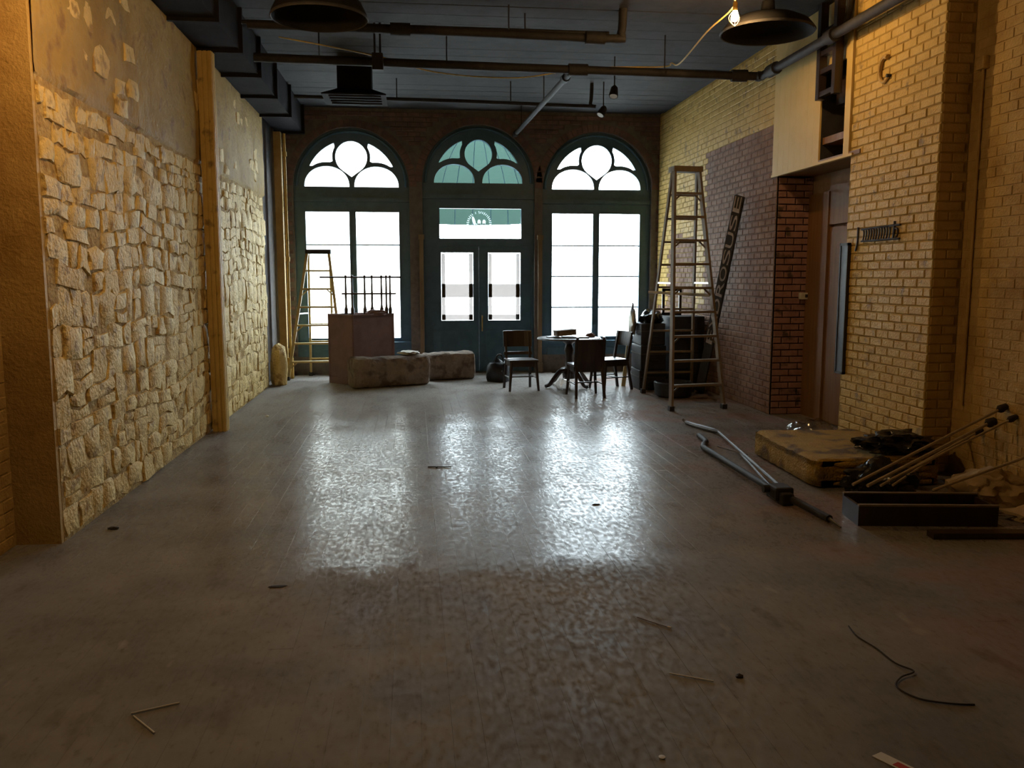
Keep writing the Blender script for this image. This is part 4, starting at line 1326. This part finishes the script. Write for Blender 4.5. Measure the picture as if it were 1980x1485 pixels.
# ================================================================== JUNK ON THE RIGHT
# rods and clamp tool
t = thing('crank_tool', 'long steel rods joined in a black clamp block lying on the floor', 'tool', (2.75, 6.3, 0))
zr = 0.03
MB().tube(smoothpath([(3.00, 9.30, 0.05), (3.04, 9.20, 0.02), (3.12, 8.85, 0.025), (3.17, 8.62, 0.03)], 5), [0.014] * 4 + [0.026] * 10 + [0.018, 0.014], 8).build('curved_grip', STEEL, t, smooth=True)
MB().tube([(3.17, 8.62, zr), (2.72, 6.0, 0.08)], 0.013, 8).build('thin_rod', STEEL, t, smooth=True)
MB().tube([(2.98, 7.5, zr), (2.66, 6.0, 0.06)], 0.010, 8).build('thin_rod', STEEL, t, smooth=True)
MB().tube(smoothpath([(2.90, 8.45, 0.03), (2.86, 8.12, 0.03), (2.79, 7.98, 0.03), (2.745, 7.84, 0.03), (2.735, 7.70, 0.03), (2.66, 6.0, 0.06)], 4), 0.027, 10).build('cranked_bar', DMET, t, smooth=True)
MB().tube([(2.90, 7.9, 0.02), (3.02, 7.45, 0.03)], 0.006, 6).build('link_wire', STEEL, t)
MB().bbox(2.60, 2.745, 5.86, 6.04, 0.02, 0.12, 0.02).bbox(2.63, 2.72, 5.80, 5.90, 0.0, 0.09, 0.015).build('clamp_block', DMET, t)
MB().tube([(2.60, 5.98, 0.09), (2.555, 5.98, 0.09)], 0.03, 10).build('clamp_knob', DMET, t)
MB().tube([(2.70, 5.86, 0.05), (2.765, 5.36, 0.03)], 0.027, 10).build('black_bar', DMET, t, smooth=True)
MB().tube([(2.765, 5.36, 0.03), (2.775, 5.22, 0.012)], [0.014, 0.006], 8).build('bar_tip', STEEL, t, smooth=True)

# folded foam pad of four layers
t = thing('foam_pad', 'yellow folded foam pad lying against the brick pier', 'foam pad', (3.6, 6.9, 0))
bm_ = bmesh.new()
bmesh.ops.create_cube(bm_, size=1)
bmesh.ops.scale(bm_, vec=(1.06, 1.36, 0.225), verts=bm_.verts)
bmesh.ops.translate(bm_, vec=(3.63, 6.96, 0.1125), verts=bm_.verts)
bmesh.ops.subdivide_edges(bm_, edges=bm_.edges[:], cuts=14, use_grid_fill=True)
bmesh.ops.bevel(bm_, geom=[e_ for e_ in bm_.edges if len(e_.link_faces) == 2 and e_.calc_face_angle(0) > 1.0], offset=0.06, segments=4, profile=0.5, affect='EDGES')
bm_.verts.index_update()
body = MB()
fv = []
for v in bm_.verts:
    p = v.co.copy()
    side = max(0.0, min(1.0, (3.2 - p.x) / 0.1))
    rip = 0.014 * math.sin(p.y * 34) * side
    top = 0.016 * noise.noise(Vector((p.x * 2.2, p.y * 5.5, 1))) + 0.008 * noise.noise(p * 9)
    if p.z > 0.12:
        p.z += top
    p.x += rip + 0.10 * (p.y - 6.3) * 0.35 * (1 - (p.x - 3.1))
    fv.append(p)
body.add(fv, [tuple(v.index for v in f.verts) for f in bm_.faces])
bm_.free()
body.build('pad_body', FOAM, t, smooth=True)
for k in range(4):                                   # folded edges at the near end
    zc_ = 0.032 + 0.052 * k
    pts = [(3.26 + 0.09 * j, 6.285 + 0.012 * math.sin(j * 1.3 + k), zc_ + 0.004 * math.sin(j + k)) for j in range(10)]
    MB().tube(pts, [0.012] + [0.027] * 8 + [0.02], 10).build('folded_edge', FOAM, t, smooth=True)
# black plastic sheet bag over its corner
tag(MB().lump((3.90, 6.52, 0.245), (0.29, 0.21, 0.10), 21, 0.5, 4).build('black_bag', BLK, smooth=True), 'crumpled glossy black plastic bag on the yellow foam pad', 'bag')
tag(MB().lump((3.52, 6.06, 0.0), (0.26, 0.15, 0.17), 25, 0.45, 4).build('black_bag', BLK, smooth=True), 'crumpled black plastic bag on the floor at the foam pad end', 'bag')
tag(MB().lump((3.93, 8.08, 0.0), (0.24, 0.20, 0.15), 31, 0.35, 4).build('clear_plastic', FILM, smooth=True), 'crumpled clear plastic film behind the foam pad', 'plastic')

# shallow wooden drawer box
ang = R(-8)
t = thing('wooden_drawer', 'shallow dark wooden drawer box on the floor by the right wall', 'drawer', (3.40, 5.36, 0), ang)
W_, D_, H_ = 0.46, 0.15, 0.135
MB().box(-W_, W_, -D_, -D_ + 0.022, 0, H_).build('front_board', DWOOD, t, local=True)
MB().box(-W_, W_, D_ - 0.022, D_, 0, H_ + 0.015).build('back_board', DWOOD, t, local=True)
MB().box(-W_, -W_ + 0.02, -D_ + 0.022, D_ - 0.022, 0, H_).build('end_board', DWOOD, t, local=True)
MB().box(W_ - 0.02, W_, -D_ + 0.022, D_ - 0.022, 0, H_).build('end_board', DWOOD, t, local=True)
MB().box(-W_ + 0.02, W_ - 0.02, -D_ + 0.022, D_ - 0.022, 0.008, 0.02).build('bottom_board', DWOOD, t, local=True)
MB().box(-W_, W_, -D_ - 0.004, -D_ + 0.024, H_, H_ + 0.012).build('rim_strip', LADW, t, local=True)
MB().box(-W_, W_, D_ - 0.024, D_ + 0.004, H_ + 0.015, H_ + 0.024).build('rim_strip', LADW, t, local=True)
tag(MB().beam((3.25, 4.98, 0.02), (4.35, 4.86, 0.02), 0.09, 0.04).build('dark_plank', DWOOD), 'dark plank lying along the front of the wooden drawer', 'plank')

# bundle of long sticks with dark ends leaning into the corner
sticks = [((3.05, 5.60, 0.20), (4.46, 6.02, 0.66), 0.011, 'longest, topmost'), ((3.20, 5.67, 0.17), (4.46, 6.14, 0.53), 0.013, 'second from the top'),
          ((3.34, 5.74, 0.15), (4.46, 6.28, 0.43), 0.010, 'third from the top'), ((3.48, 5.82, 0.13), (4.46, 6.44, 0.35), 0.009, 'farthest back'),
          ((3.62, 5.54, 0.16), (4.46, 5.60, 0.40), 0.010, 'lowest and nearest'), ((3.30, 5.57, 0.23), (4.46, 5.90, 0.60), 0.009, 'thin upper')]
for a, b, r_, nm in sticks:
    t = thing('long_stick', '%s stick of the bundle leaning in the right corner' % nm, 'stick', (a[0], a[1], a[2] - 0.01), group='sticks leaning in the right corner')
    A, B_ = Vector(a), Vector(b)
    MB().tube([A, B_], r_, 7).build('shaft', STICK, t)
    e_ = (B_ - A).normalized()
    MB().tube([B_ - e_ * 0.06, B_ - e_ * 0.03, B_ + e_ * 0.03], [r_ * 1.5, r_ * 3.0, r_ * 2.2], 8).build('dark_end', TRACE, t, smooth=True)
tag(MB().lump((4.16, 5.74, 0.0), (0.26, 0.24, 0.16), 41, 0.35, 4, fr=1.8).build('crumpled_paper', PAPER, smooth=True), 'heap of crumpled tan paper behind the wooden drawer', 'paper')
tag(MB().lump((4.24, 5.25, 0.0), (0.22, 0.18, 0.07), 44, 0.4, 3).build('crumpled_paper', PAPER, smooth=True), 'flattened tan paper at the right end of the wooden drawer', 'paper')
tag(MB().lump((3.78, 5.66, 0.0), (0.09, 0.06, 0.10), 47, 0.4, 3).build('clear_plastic', FILM, smooth=True), 'shiny clear plastic among the leaning sticks', 'plastic')

# ================================================================== LITTER ON THE FLOOR
def stick(name, label, a, b, r_, m, cat):
    return tag(MB().tube([(a[0], a[1], r_ + 0.001), (b[0], b[1], r_ + 0.001)], r_, 6).build(name, m), label, cat)
stick('thin_stick', 'pale thin stick on the floor at lower left, upper of two', (-1.09, 3.225), (-0.93, 3.29), 0.0035, WHT, 'stick')
stick('thin_stick', 'pale thin stick on the floor at lower left, lower of two', (-1.075, 3.205), (-0.96, 3.07), 0.0035, WHT, 'stick')
stick('thin_stick', 'pale thin stick on the floor right of centre', (1.04, 3.32), (1.20, 3.23), 0.003, WHT, 'stick')
stick('thin_stick', 'short thin twig on the floor with a pale tip', (1.06, 3.92), (1.17, 3.79), 0.0025, LADW, 'stick')
stick('pale_tip', 'tiny white chip at the end of the short twig', (1.172, 3.788), (1.186, 3.775), 0.004, WHT, 'chip')
tag(MB().lathe([(0.0, 0.0), (0.011, 0.0), (0.012, 0.003), (0.0, 0.004)], (0.83, 2.71, 0.001), 16).build('white_button', WHT), 'small white round button on the floor at bottom centre', 'button')
t = thing('printed_card', 'white card with a red print at the bottom right edge', 'card', (1.61, 2.59, 0.001))
a, b = Vector((1.555, 2.635, 0)), Vector((1.60, 2.655, 0))
d_ = Vector((0.085, -0.155, 0))
MB().poly([p + Vector((0, 0, 0.001)) for p in (a, a + d_, b + d_, b)], (0, 0, 0.002)).build('card_sheet', WHT, t)
MB().poly([p + Vector((0, 0, 0.0032)) for p in (a.lerp(b, 0.15) + d_ * 0.40, a.lerp(b, 0.15) + d_ * 0.85, a.lerp(b, 0.75) + d_ * 0.85, a.lerp(b, 0.75) + d_ * 0.40)], (0, 0, 0.0006)).build('red_print', REDP, t)
wire = smoothpath([(2.03, 3.70, 0.004), (2.01, 3.58, 0.005), (2.03, 3.45, 0.004), (2.03, 3.30, 0.006), (2.06, 3.21, 0.010), (1.98, 3.17, 0.008), (1.92, 3.10, 0.004), (1.95, 3.00, 0.004), (2.05, 2.945, 0.005), (2.14, 2.93, 0.003)], 6)
tag(MB().tube(wire, 0.0035, 6).build('black_wire', TRACE, smooth=True), 'thin black wire curled on the floor at lower right', 'wire')
t = thing('cross_twig', 'small dark twig lying across the floor boards in mid floor', 'twig', (0.2, 7.37, 0))
MB().tube([(0.10, 7.38, 0.006), (0.30, 7.36, 0.006)], 0.005, 6).build('stem', TRACE, t)
MB().tube([(0.17, 7.37, 0.006), (0.175, 7.33, 0.004)], 0.008, 6).build('stub', TRACE, t)
tag(MB().lump((-1.99, 5.76, 0.0), (0.035, 0.02, 0.012), 51, 0.5, 2).build('dry_leaf', TRACE, smooth=True), 'curled dry leaf on the floor near the stone wall', 'leaf')
tag(MB().lump((1.32, 3.26, 0.0), (0.016, 0.012, 0.008), 52, 0.5, 2).build('dark_chip', TRACE), 'small dark chip on the floor right of the pale stick', 'chip')
tag(MB().lump((-0.75, 4.55, 0.0), (0.05, 0.02, 0.004), 53, 0.5, 2).build('dirt_crumbs', TRACE), 'scatter of dark dirt crumbs on the left floor', 'dirt')
tag(MB().lump((-1.75, 10.35, 0.0), (0.02, 0.02, 0.012), 54, 0.5, 2).build('white_chip', WHT), 'small white chip on the floor beyond the ochre post', 'chip')
tag(MB().lump((1.30, 6.0, 0.0), (0.03, 0.012, 0.006), 55, 0.5, 2).build('dark_splinter', TRACE), 'dark splinter on the shiny floor boards', 'chip')
